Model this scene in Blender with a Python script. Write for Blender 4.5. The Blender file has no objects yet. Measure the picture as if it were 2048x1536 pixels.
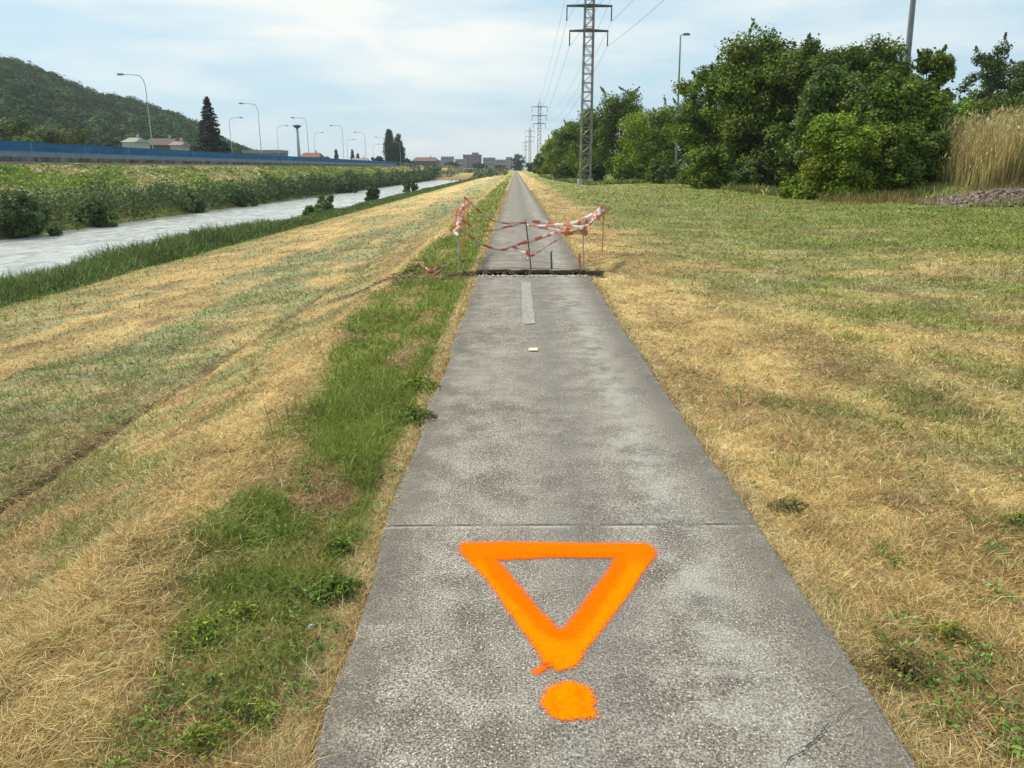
import bpy, math, random
import numpy as np
from mathutils import Vector, Matrix
R = math.radians
rng = np.random.default_rng(7)
random.seed(7)
sc = bpy.context.scene
COL = sc.collection

# ------------------------------------------------------------------ camera
FPX, CX, CY, HOR, CAMH = 1538.0, 1024.0, 768.0, 337.0, 1.65
PITCH = math.atan((CY - HOR) / FPX)
YAW = math.atan(7 * math.cos(PITCH) / FPX)
cd = bpy.data.cameras.new("camera"); cam = bpy.data.objects.new("camera", cd); COL.objects.link(cam)
cam.location = (0, 0, CAMH); cam.rotation_euler = (math.pi / 2 - PITCH, 0, YAW)
cd.sensor_width = 36; cd.lens = 36 * FPX / 2048; cd.clip_start = 0.05; cd.clip_end = 20000
sc.camera = cam
CM = np.array(cam.rotation_euler.to_matrix())

# ------------------------------------------------------------------ light
SUN_EL, SUN_AZ = 52.0, -62.0     # azimuth measured from +Y towards +X
sd = bpy.data.lights.new("sun", 'SUN'); sd.energy = 3.4; sd.angle = R(8); sd.color = (1, .93, .79)
sun = bpy.data.objects.new("sun", sd); COL.objects.link(sun)
sv = Vector((math.sin(R(SUN_AZ)) * math.cos(R(SUN_EL)), math.cos(R(SUN_AZ)) * math.cos(R(SUN_EL)), math.sin(R(SUN_EL))))
sun.rotation_euler = sv.to_track_quat('Z', 'Y').to_euler()

W = bpy.data.worlds.new("World"); sc.world = W; W.use_nodes = True
def world():
    nt = W.node_tree; nt.nodes.clear(); N = nt.nodes.new; L = nt.links.new
    out = N('ShaderNodeOutputWorld'); bg = N('ShaderNodeBackground'); bg.inputs[1].default_value = 0.10
    sky = N('ShaderNodeTexSky'); sky.sky_type = 'NISHITA'; sky.sun_disc = False
    sky.sun_elevation = R(SUN_EL); sky.sun_rotation = R(SUN_AZ); sky.air_density = 1.0; sky.dust_density = 2.0; sky.ozone_density = 1.4
    tc = N('ShaderNodeTexCoord')
    def math_(op, a, b=None, clamp=False):
        m = N('ShaderNodeMath'); m.operation = op; m.use_clamp = clamp
        for i, v in enumerate((a, b)):
            if v is None: continue
            if isinstance(v, (int, float)): m.inputs[i].default_value = v
            else: L(v, m.inputs[i])
        return m.outputs[0]
    sep = N('ShaderNodeSeparateXYZ'); L(tc.outputs['Generated'], sep.inputs[0])
    # stretched wisps
    mp = N('ShaderNodeMapping'); mp.inputs['Scale'].default_value = (2.2, 2.2, 11.0); mp.inputs['Rotation'].default_value = (0, R(14), 0)
    mp.inputs['Location'].default_value = (.7, 0.3, 1.3)
    L(tc.outputs['Generated'], mp.inputs[0])
    n1 = N('ShaderNodeTexNoise'); n1.inputs['Scale'].default_value = 1.5; n1.inputs['Detail'].default_value = 7; n1.inputs['Roughness'].default_value = .52
    n1.inputs['Distortion'].default_value = .25
    L(mp.outputs[0], n1.inputs['Vector'])
    mp2 = N('ShaderNodeMapping'); mp2.inputs['Scale'].default_value = (9, 9, 60); L(tc.outputs['Generated'], mp2.inputs[0])
    n2 = N('ShaderNodeTexNoise'); n2.inputs['Scale'].default_value = 1.0; n2.inputs['Detail'].default_value = 5; L(mp2.outputs[0], n2.inputs['Vector'])
    # broad bright bank of thin cloud ahead, clearer to the left and to the right
    def blob(x, z, sx, sz, amp):
        a = math_('DIVIDE', math_('SUBTRACT', sep.outputs[0], x), sx); b = math_('DIVIDE', math_('SUBTRACT', sep.outputs[2], z), sz)
        r2 = math_('ADD', math_('MULTIPLY', a, a), math_('MULTIPLY', b, b))
        return math_('MULTIPLY', math_('EXPONENT' , math_('MULTIPLY', r2, -1.0)), amp)
    m = math_('ADD', math_('MULTIPLY', n1.outputs[0], 3.0), -1.42)
    m = math_('ADD', m, blob(-.08, .11, .22, .09, .55))
    m = math_('ADD', m, blob(-.22, .21, .22, .05, .55))
    m = math_('ADD', m, blob(0.0, .02, .6, .03, .35))
    m = math_('ADD', m, blob(-.6, .17, .2, .09, .15))
    m = math_('ADD', m, math_('MULTIPLY', math_('SUBTRACT', n2.outputs[0], .5), .5))
    # one brighter feathered streak running down to the right
    tx = math_('DIVIDE', sep.outputs[0], sep.outputs[1]); tz = math_('DIVIDE', sep.outputs[2], sep.outputs[1])
    tz = math_('ADD', tz, math_('MULTIPLY', math_('SUBTRACT', n2.outputs[0], .5), .05))
    al = math_('DIVIDE', math_('ADD', math_('MULTIPLY', math_('ADD', tx, .20), .857), math_('MULTIPLY', math_('SUBTRACT', tz, .163), -.514)), .10)
    ac = math_('DIVIDE', math_('ADD', math_('MULTIPLY', math_('ADD', tx, .20), .514), math_('MULTIPLY', math_('SUBTRACT', tz, .163), .857)), .011)
    st = math_('EXPONENT', math_('MULTIPLY', math_('ADD', math_('MULTIPLY', al, al), math_('MULTIPLY', ac, ac)), -1.0))
    st = math_('MULTIPLY', st, math_('GREATER_THAN', sep.outputs[1], 0.0))
    m = math_('ADD', m, math_('MULTIPLY', st, .35))
    m = math_('MULTIPLY', m, 1.0, True)
    m = math_('ADD', math_('MULTIPLY', m, .88), .12)
    mix = N('ShaderNodeMix'); mix.data_type = 'RGBA'; L(m, mix.inputs[0])
    hz = N('ShaderNodeMix'); hz.data_type = 'RGBA'; hz.inputs[0].default_value = .8
    L(sky.outputs[0], hz.inputs[6]); hz.inputs[7].default_value = (4.1, 6.15, 7.4, 1)
    L(hz.outputs[2], mix.inputs[6]); mix.inputs[7].default_value = (7.7, 7.9, 7.6, 1)
    L(mix.outputs[2], bg.inputs[0]); L(bg.outputs[0], out.inputs[0])
world()
sc.view_settings.view_transform = 'Standard'; sc.view_settings.look = 'None'
sc.view_settings.exposure = 0.36; sc.view_settings.gamma = 1.0
sc.cycles.max_bounces = 6; sc.cycles.transparent_max_bounces = 16
sc.cycles.use_denoising = True

# ------------------------------------------------------------------ maths helpers
def ray(x, y):
    v = np.stack([(np.asarray(x, float) - CX) / FPX, -(np.asarray(y, float) - CY) / FPX, -np.ones_like(np.asarray(x, float) * np.asarray(y, float))], -1)
    return v @ CM.T
def at_z(x, y, z=0.0):
    r = ray(x, y); t = (z - CAMH) / r[..., 2]
    return np.stack([r[..., 0] * t, r[..., 1] * t, np.full_like(t, 1.0) * z], -1)
def at_Y(x, y, Y):
    r = ray(x, y); t = Y / r[..., 1]
    return np.array([r[..., 0] * t, r[..., 1] * t, CAMH + r[..., 2] * t]).T

def hash2(i, j, s):
    with np.errstate(over='ignore'):
        h = (i.astype(np.int64) * 374761393 + j.astype(np.int64) * 668265263 + s * 974634777) & 0xffffffff
        h = ((h ^ (h >> 13)) * 1274126177) & 0xffffffff
        h = h ^ (h >> 16)
    return (h & 0xffffff) / float(0xffffff)
def vnoise(x, y, s=0):
    xi = np.floor(x); yi = np.floor(y); fx = x - xi; fy = y - yi
    fx = fx * fx * (3 - 2 * fx); fy = fy * fy * (3 - 2 * fy)
    xi = xi.astype(np.int64); yi = yi.astype(np.int64)
    a = hash2(xi, yi, s); b = hash2(xi + 1, yi, s); c = hash2(xi, yi + 1, s); d = hash2(xi + 1, yi + 1, s)
    return (a * (1 - fx) + b * fx) * (1 - fy) + (c * (1 - fx) + d * fx) * fy
def fbm(x, y, s=0, o=4):
    v = 0; a = .5; t = 0
    for k in range(o):
        v = v + a * vnoise(x * 2 ** k + 17.3 * k, y * 2 ** k - 9.1 * k, s + k); t += a; a *= .5
    return v / t
def sst(a, b, x):
    t = np.clip((np.asarray(x, float) - a) / (b - a), 0, 1); return t * t * (3 - 2 * t)

# ------------------------------------------------------------------ terrain
PX = [-3000, -300, -120, -60, -46.5, -44.5, -34.2, -32.6, -30, -20, -18.2, -17.0, -15.2, -14.0, -9, -4.05, -3.86, -3.7, -2.3, -1.8, -1.0, -.62, 1.17, 1.6, 3.2, 7, 14, 40, 200, 3000]
PZ = [2, 2, 2, 2.0, 2.0, 1.7, -2.4, -3.2, -3.6, -3.6, -3.2, -2.5, -2.05, -1.9, -1.42, -.86, -.92, -.74, -.26, -.12, -.05, -.03, -.03, -.04, -.09, -.16, .12, .3, .3, .3]
TR0, TR1 = 12.34, 13.05           # trench across the path
def terrain(X, Y, fine=True, cut=True):
    X = np.asarray(X, float); Y = np.asarray(Y, float)
    z = np.interp(X, PX, PZ)
    # beyond the bend the valley closes
    far = sst(300, 345, Y); zf = np.where(X < 0, np.clip(z, -1.2, 1.0), z)
    z = z * (1 - far) + (np.maximum(z, -0.9 + .9 * sst(-60, -2, X))) * far
    # mound with the reeds and the gravel on the right
    m = np.exp(-(((X - 28.5) / 7.5) ** 4 + ((Y - 46) / 9.0) ** 4)) * 1.7
    z = z + m
    d = np.hypot(X, Y)
    off = np.maximum(np.maximum(-.62 - X, X - 1.17), 0)
    if fine:
        z = z + (fbm(X * .8, Y * .8, 3, 3) - .5) * .10 * np.clip(off / 1.2, 0, 1) + (fbm(X * 6, Y * 6, 9, 3) - .5) * .035 * np.clip(off / .25, 0, 1)
    wr = np.exp(-((X + 2.05 - np.interp(Y, [1.5, 3.5, 7], [.45, .3, 0])) / .33) ** 2)
    if fine: z = z + wr * (.04 + .19 * (fbm(X * 3.2, Y * 2.2, 161, 4) - .35))
    # bed under the slab, trench through it
    bed = sst(-.60, -.55, X) * (1 - sst(1.10, 1.15, X)) * (Y < 420)
    z = z - bed * .10
    w = .04 * (fbm(X * 5, X * 0 + 3, 21, 3) - .5)
    tr = sst(TR0 - .03, TR0 + .05, Y + w) * (1 - sst(TR1 - .04, TR1 + .03, Y + w)) * sst(-1.25, -.95, X) * (1 - sst(1.36, 1.52, X))
    if cut: z = z - tr * (.42 + .08 * (fbm(X * 7, Y * 7, 31, 2) - .5))
    return z

def axis(dense0, dense1, step, lo, hi, g):
    a = list(np.arange(dense0, dense1, step)); s = step; x = a[-1]
    while x < hi: s *= g; x += s; a.append(min(x, hi))
    s = step; x = a[0]; b = []
    while x > lo: s *= g; x -= s; b.append(max(x, lo))
    return np.array(b[::-1] + a)

def new_mesh(name, V, F, mat, parent=None, smooth=False, cols=None, attrs=None, mats=None, mi=None):
    """V (n,3), F (m,k) array or list of lists"""
    me = bpy.data.meshes.new(name)
    V = np.asarray(V, dtype=np.float32)
    if isinstance(F, np.ndarray):
        m, k = F.shape
        me.vertices.add(len(V)); me.vertices.foreach_set('co', V.ravel())
        me.loops.add(m * k); me.loops.foreach_set('vertex_index', F.astype(np.int32).ravel())
        me.polygons.add(m); me.polygons.foreach_set('loop_start', np.arange(0, m * k, k, dtype=np.int32))
        me.polygons.foreach_set('loop_total', np.full(m, k, dtype=np.int32))
        me.update(calc_edges=True)
    else:
        me.from_pydata([tuple(map(float, v)) for v in V], [], [list(map(int, f)) for f in F]); me.update()
    if cols is not None:
        a = me.color_attributes.new('col', 'FLOAT_COLOR', 'POINT')
        c = np.ones((len(V), 4), np.float32); c[:, :3] = cols; a.data.foreach_set('color', c.ravel())
    for k_, v_ in (attrs or {}).items():
        a = me.attributes.new(k_, 'FLOAT', 'POINT'); a.data.foreach_set('value', np.asarray(v_, np.float32))
    for mm in (mats or [mat]): me.materials.append(mm)
    if mi is not None: me.polygons.foreach_set('material_index', np.asarray(mi, np.int32))
    if smooth: me.polygons.foreach_set('use_smooth', np.ones(len(me.polygons), bool))
    me.validate()
    o = bpy.data.objects.new(name, me); COL.objects.link(o)
    if parent is not None: o.parent = parent
    return o
def tag(o, label=None, cat=None, group=None, kind=None):
    if label: o['label'] = label
    if cat: o['category'] = cat
    if group: o['group'] = group
    if kind: o['kind'] = kind
    return o
def empty(name, loc, label, cat, group=None, rz=0):
    o = bpy.data.objects.new(name, None); COL.objects.link(o); o.location = tuple(map(float, loc)); o.rotation_euler = (0, 0, rz)
    return tag(o, label, cat, group)
def copy_tree(o, parent=None):
    c = o.copy(); COL.objects.link(c)
    if parent is not None: c.parent = parent
    for ch in list(o.children): copy_tree(ch, c)
    return c

class MB:
    def __init__(s): s.v = []; s.f = []
    def add(s, v, f):
        b = len(s.v); s.v += [tuple(map(float, p)) for p in v]; s.f += [[b + i for i in q] for q in f]; return s
    def box(s, c, d, rz=0, taper=1.0):
        x, y, z = [q / 2 for q in d]; P = []
        for sz in (-1, 1):
            t = taper if sz > 0 else 1
            for sx, sy in ((-1, -1), (1, -1), (1, 1), (-1, 1)):
                px, py = sx * x * t, sy * y * t
                P.append((c[0] + px * math.cos(rz) - py * math.sin(rz), c[1] + px * math.sin(rz) + py * math.cos(rz), c[2] + sz * z))
        return s.add(P, [(3, 2, 1, 0), (4, 5, 6, 7), (0, 1, 5, 4), (1, 2, 6, 5), (2, 3, 7, 6), (3, 0, 4, 7)])
    def tube(s, pts, r, n=8, cap=True):
        pts = [np.array(p, float) for p in pts]; m = len(pts)
        if not hasattr(r, '__len__'): r = [r] * m
        rings = []
        for i, p in enumerate(pts):
            t = pts[min(i + 1, m - 1)] - pts[max(i - 1, 0)]; t = t / (np.linalg.norm(t) + 1e-9)
            a = np.array((0, 0, 1.)) if abs(t[2]) < .9 else np.array((1., 0, 0))
            u = np.cross(t, a); u /= np.linalg.norm(u); w = np.cross(t, u)
            rings.append([p + r[i] * (math.cos(2 * math.pi * k / n) * u + math.sin(2 * math.pi * k / n) * w) for k in range(n)])
        V = [q for g in rings for q in g]
        F = [(i * n + k, i * n + (k + 1) % n, (i + 1) * n + (k + 1) % n, (i + 1) * n + k) for i in range(m - 1) for k in range(n)]
        if cap: F += [tuple(range(n))[::-1], tuple((m - 1) * n + k for k in range(n))]
        return s.add(V, F)
    def bar(s, a, b, w):
        return s.tube([a, b], w * .7, 4)
    def build(s, name, mat, parent=None, smooth=False):
        return new_mesh(name, np.array(s.v), s.f, mat, parent, smooth)

# ------------------------------------------------------------------ materials
def mat(name, color=(.5, .5, .5), rough=.8, metal=0.0, attr=False, var=0.0, vscale=5.0, bump=0.0, bscale=40.0, trans=0.0, spec=.3, color2=None):
    m = bpy.data.materials.new(name); m.use_nodes = True; nt = m.node_tree; N = nt.nodes.new; L = nt.links.new
    b = nt.nodes['Principled BSDF']; b.inputs['Roughness'].default_value = rough; b.inputs['Metallic'].default_value = metal
    b.inputs['Specular IOR Level'].default_value = spec
    tc = N('ShaderNodeTexCoord'); src = None
    if attr:
        a = N('ShaderNodeAttribute'); a.attribute_name = 'col'; src = a.outputs['Color']
    else:
        c = N('ShaderNodeRGB'); c.outputs[0].default_value = (*color, 1); src = c.outputs[0]
    if var > 0:
        n = N('ShaderNodeTexNoise'); n.inputs['Scale'].default_value = vscale; n.inputs['Detail'].default_value = 6; n.inputs['Roughness'].default_value = .65
        L(tc.outputs['Object'], n.inputs['Vector'])
        if color2 is not None:
            r = N('ShaderNodeValToRGB'); r.color_ramp.elements[0].position = .4; r.color_ramp.elements[1].position = .62
            L(n.outputs[0], r.inputs[0]); mx = N('ShaderNodeMix'); mx.data_type = 'RGBA'; L(r.outputs[0], mx.inputs[0]); L(src, mx.inputs[6]); mx.inputs[7].default_value = (*color2, 1); src = mx.outputs[2]
        mr = N('ShaderNodeMapRange'); mr.inputs[1].default_value = .25; mr.inputs[2].default_value = .75; mr.inputs[3].default_value = 1 - var; mr.inputs[4].default_value = 1 + var
        L(n.outputs[0], mr.inputs[0]); v = N('ShaderNodeVectorMath'); v.operation = 'SCALE'; L(src, v.inputs[0]); L(mr.outputs[0], v.inputs['Scale']); src = v.outputs[0]
    L(src, b.inputs['Base Color'])
    if bump > 0:
        n = N('ShaderNodeTexNoise'); n.inputs['Scale'].default_value = bscale; n.inputs['Detail'].default_value = 4; L(tc.outputs['Object'], n.inputs['Vector'])
        bp = N('ShaderNodeBump'); bp.inputs['Strength'].default_value = bump; bp.inputs['Distance'].default_value = .02; L(n.outputs[0], bp.inputs['Height']); L(bp.outputs[0], b.inputs['Normal'])
    if trans > 0:
        t = N('ShaderNodeBsdfTranslucent'); L(src, t.inputs['Color']); ms = N('ShaderNodeMixShader'); ms.inputs[0].default_value = trans
        o = nt.nodes['Material Output']; L(b.outputs[0], ms.inputs[1]); L(t.outputs[0], ms.inputs[2]); L(ms.outputs[0], o.inputs[0])
    return m
M = dict(
    ground=mat('soil_and_thatch', attr=True, rough=.95, var=.38, vscale=9, bump=.6, bscale=28, spec=.1),
    grass=mat('grass_blade', attr=True, rough=.7, trans=.3, spec=.15),
    leaf=mat('leaf', attr=True, rough=.6, trans=.22, spec=.25),
    bark=mat('bark', (.12, .085, .06), .9, var=.4, vscale=6, bump=.5, bscale=20),
    steel=mat('galvanised_steel', (.20, .215, .23), .6, .2, var=.3, vscale=1.2, color2=(.22, .17, .14)),
    darksteel=mat('weathered_steel', (.11, .12, .13), .6, .2, var=.3, vscale=2),
    insul=mat('glazed_insulator', (.02, .03, .035), .25),
    lampsteel=mat('lamp_pole_paint', (.40, .43, .45), .7, .1, var=.15),
    concrete=mat('cast_concrete', (.42, .40, .37), .9, var=.2, vscale=3, bump=.2),
    rust=mat('rusty_rebar', (.19, .085, .055), .9, var=.4, vscale=30, bump=.5, bscale=120),
    wood=mat('pale_stake_wood', (.45, .40, .30), .85, var=.3, vscale=25),
    tapered=mat('faded_red_plastic', (.70, .24, .15), .5, var=.15, trans=.3),
    tapewhite=mat('white_plastic', (.72, .66, .62), .45, trans=.25),
    net=mat('orange_netting_plastic', (.72, .27, .11), .6, trans=.3),
    wire=mat('conductor', (.12, .12, .13), .5, .5),
)

# ------------------------------------------------------------------ ground colours
STRAW = np.array((.68, .475, .205)); STRAW2 = np.array((.50, .345, .150)); BROWN = np.array((.25, .16, .085)); OLIVE = np.array((.30, .275, .095))
GREY = np.array((.36, .35, .17)); GREEN = np.array((.215, .265, .055)); DGREEN = np.array((.05, .095, .02)); SOIL = np.array((.13, .088, .055)); PALE = np.array((.72, .56, .31))
def lerp(a, b, t): return a * (1 - t[..., None]) + b * t[..., None]
def zones(X, Y):
    X = np.asarray(X, float); Y = np.asarray(Y, float); o = np.ones(X.shape + (3,))
    n1 = fbm(X * .55, Y * .45, 41); n2 = fbm(X * 2.2, Y * 2.0, 43); n3 = fbm(X * .9, Y * .12, 47); n4 = fbm(X * 6, Y * 6, 53, 3)
    sh = np.interp(Y, [1.5, 3.5, 7], [.45, .3, 0]); L = X - sh + (n2 - .5) * .5
    c = o * STRAW2
    # left shoulder and slope
    c = lerp(c, o * STRAW, sst(-1.45, -1.75, L) * (1 - sst(-2.1, -2.7, L)) * (.35 + .65 * sst(.3, .6, n2)))
    slope = sst(-2.0, -2.6, L) * (1 - sst(-3.6, -3.9, X))
    c = lerp(c, lerp(o * OLIVE, o * GREY, n1), slope * sst(.32, .58, n2) * .8)
    c = lerp(c, o * BROWN, slope * sst(.52, .8, fbm(X * 1.5, Y * 1.2, 61)) * .6)
    berm = sst(-3.75, -4.1, X)
    bc = lerp(o * STRAW, o * GREY * np.array((.9, .95, 1.05)), np.clip(sst(.42, .60, n3) * .7 + sst(-8.5, -4.6, X) * .85 * sst(.22, .48, n1), 0, 1))
    bc = lerp(bc, o * STRAW2, sst(.45, .7, n2) * .5)
    bc = lerp(bc, o * BROWN * 1.2, sst(.58, .75, fbm(X * 1.4, Y * .9, 151)) * .5)
    bc = lerp(bc, o * OLIVE, sst(-10.8, -13.2, X + (n1 - .5) * 3) * .75)
    bc = lerp(bc, o * GREEN * .8, sst(-13.1, -13.9, X + (n2 - .5) * 1.2))
    c = lerp(c, bc, berm)
    fur = np.exp(-((X + 3.88 + (n2 - .5) * .25) / .13) ** 2) * sst(.25, .5, fbm(X * 0, Y * .5, 71, 3) + .12 * (Y < 9)) * (1 - sst(14, 26, Y))
    c = lerp(c, o * SOIL, fur * .9)
    # green strip
    sb = np.interp(Y, [1.5, 3.5, 7, 12, 40], [-1.16, -1.48, -1.85, -2.0, -2.0]); strip = sst(-.22, .22, X - sb + (n1 - .5) * .6) * (1 - sst(-.80, -.68, X + (n4 - .5) * .12 + (n2 - .5) * .18))
    amt = (.50 * (1 - sst(2.9, 4.0, Y)) * sst(.48, .60, fbm(X * 3.6, Y * 3.2, 121)) + .94 * sst(2.5, 4.0, Y + (n1 - .5) * 1.6) * sst(.26, .46, fbm(X * 2.0, Y * 1.5, 131))) 
    sc_ = lerp(o * BROWN * 1.25, o * STRAW2 * .8, sst(.4, .65, n4))
    c = lerp(c, sc_, np.clip(strip, 0, 1) * .75 * (1 - sst(9, 20, Y) * .5))
    c = lerp(c, lerp(o * GREEN, o * DGREEN, sst(.55, .75, n2) * .6), strip * amt)
    # right meadow
    Rr = X + (n2 - .5) * .9
    rt = sst(.9, 1.2, X)
    rc = lerp(o * STRAW * .97, o * STRAW2, sst(.35, .65, n2) * .8)
    gr = sst(2.3, 3.9, Rr + (n1 - .5) * 2.2)
    nn = fbm(X * .5, Y * .5, 83); 
    rc = lerp(rc, o * GREY, gr * sst(.25, .50, nn) * .9)
    rc = lerp(rc, o * BROWN * 1.1, sst(.60, .74, fbm(X * 3.1, Y * 2.4, 141)) * .55)
    rc = lerp(rc, o * OLIVE * .9, gr * sst(.36, .58, fbm(X * 1.1, Y * .9, 87)) * .7)
    rc = lerp(rc, o * OLIVE, (1 - gr) * sst(.62, .80, fbm(X * 2.6, Y * 2.2, 91)) * .8 * (1 - sst(6, 9, Y)))
    rc = lerp(rc, o * GREEN * 1.15, gr * sst(.50, .68, fbm(X * .9, Y * .7, 101)) * .45)
    rc = lerp(rc, o * STRAW, gr * sst(.50, .64, fbm(X * .35, Y * 1.6, 111)) * .45 * (1 - sst(30, 60, Y)))
    rc = lerp(rc, lerp(o * np.array((.20, .265, .07)), o * OLIVE, n2 * .7), sst(16, 26, Y + X * .55 + (n1 - .5) * 9) * sst(2.4, 4.6, X) * (.45 + .5 * n1))
    rc = lerp(rc, o * GREEN * .95, sst(8, 15, X + (n1 - .5) * 5) * .6)
    rc = lerp(rc, o * BROWN, sst(.58, .72, fbm(X * .7, Y * .55, 181)) * .35 * gr)
    rc = lerp(rc, o * BROWN, np.exp(-(((X - 2.85) / .28) ** 2 + ((Y - 6.7) / .45) ** 2)) * .7)
    c = lerp(c, rc, rt)
    k_ = fbm(X * 1.9 + 5, Y * 1.3, 191, 5); c = c * (.80 + .42 * sst(.3, .7, k_))[..., None]
    # straw rims along the slab
    rim = np.exp(-((X + .67 + (n4 - .5) * .06) / .07) ** 2) + np.exp(-((X - 1.22 + (n4 - .5) * .06) / .06) ** 2)
    c = lerp(c, o * PALE * .95, np.clip(rim, 0, 1) * .85)
    # earth round the trench
    e = np.exp(-((Y - 12.62 + (X + 1) * .12) / .42) ** 4) * (sst(-3.6, -2.6, X) * (1 - sst(-.9, -.6, X)) * sst(.25, .5, n2 + .2 * (X > -1.8)))
    c = lerp(c, o * SOIL * 1.5, np.clip(e, 0, 1) * .85)
    tr = (Y > TR0 - .10) & (Y < TR1 + .12) & (X > -1.15) & (X < 1.48)
    c = np.where(tr[..., None], SOIL * 1.5, c)
    # far bank, far fields
    fb = 1 - sst(-33.5, -31.5, X)
    c = lerp(c, lerp(o * GREEN * .9, o * OLIVE, sst(.4, .6, n1)), fb)
    c = np.where(((X < -17.2) & (X > -33))[..., None] & (Y < 330)[..., None], SOIL * .8, c)
    far = sst(280, 360, Y)
    c = lerp(c, lerp(o * OLIVE, o * STRAW2, sst(.45, .6, fbm(X * .02, Y * .01, 3))), far * .8)
    gy = sst(60, 200, Y) * sst(-14, -3, X) * (X < -1.5)
    c = lerp(c, o * OLIVE, gy * .25)
    grav = np.exp(-(((X - 22.5) / 4.2) ** 4 + ((Y - 35.2) / 2.6) ** 4))
    c = lerp(c, o * np.array((.17, .14, .145)), np.clip(grav * 1.3, 0, 1))
    return c

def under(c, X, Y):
    k = .62 + .38 * sst(25, 120, np.hypot(X, Y)); return c * k[..., None] + SOIL * .25 * (1 - k[..., None])  # nearby ground colour darkened, painting the shade in gaps between blades
xa = axis(-4.5, 4.5, .05, -3000, 3000, 1.045); ya = axis(1.0, 9.5, .05, -12, 5200, 1.02)
ya = np.unique(np.concatenate([ya, np.arange(TR0 - .1, TR1 + .15, .03)]))
xa = np.unique(np.concatenate([xa, [-.60, -.55, 1.10, 1.15]]))
XX, YY = np.meshgrid(xa, ya, indexing='ij'); ZZ = terrain(XX, YY)
nx, ny = XX.shape; idx = np.arange(nx * ny).reshape(nx, ny)
F = np.stack([idx[:-1, :-1], idx[1:, :-1], idx[1:, 1:], idx[:-1, 1:]], -1).reshape(-1, 4)
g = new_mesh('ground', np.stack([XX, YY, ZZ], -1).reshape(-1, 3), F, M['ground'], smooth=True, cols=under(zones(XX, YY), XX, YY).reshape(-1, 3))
tag(g, 'mown levee and meadow of dry straw and green grass around the path', kind='structure')

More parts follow.
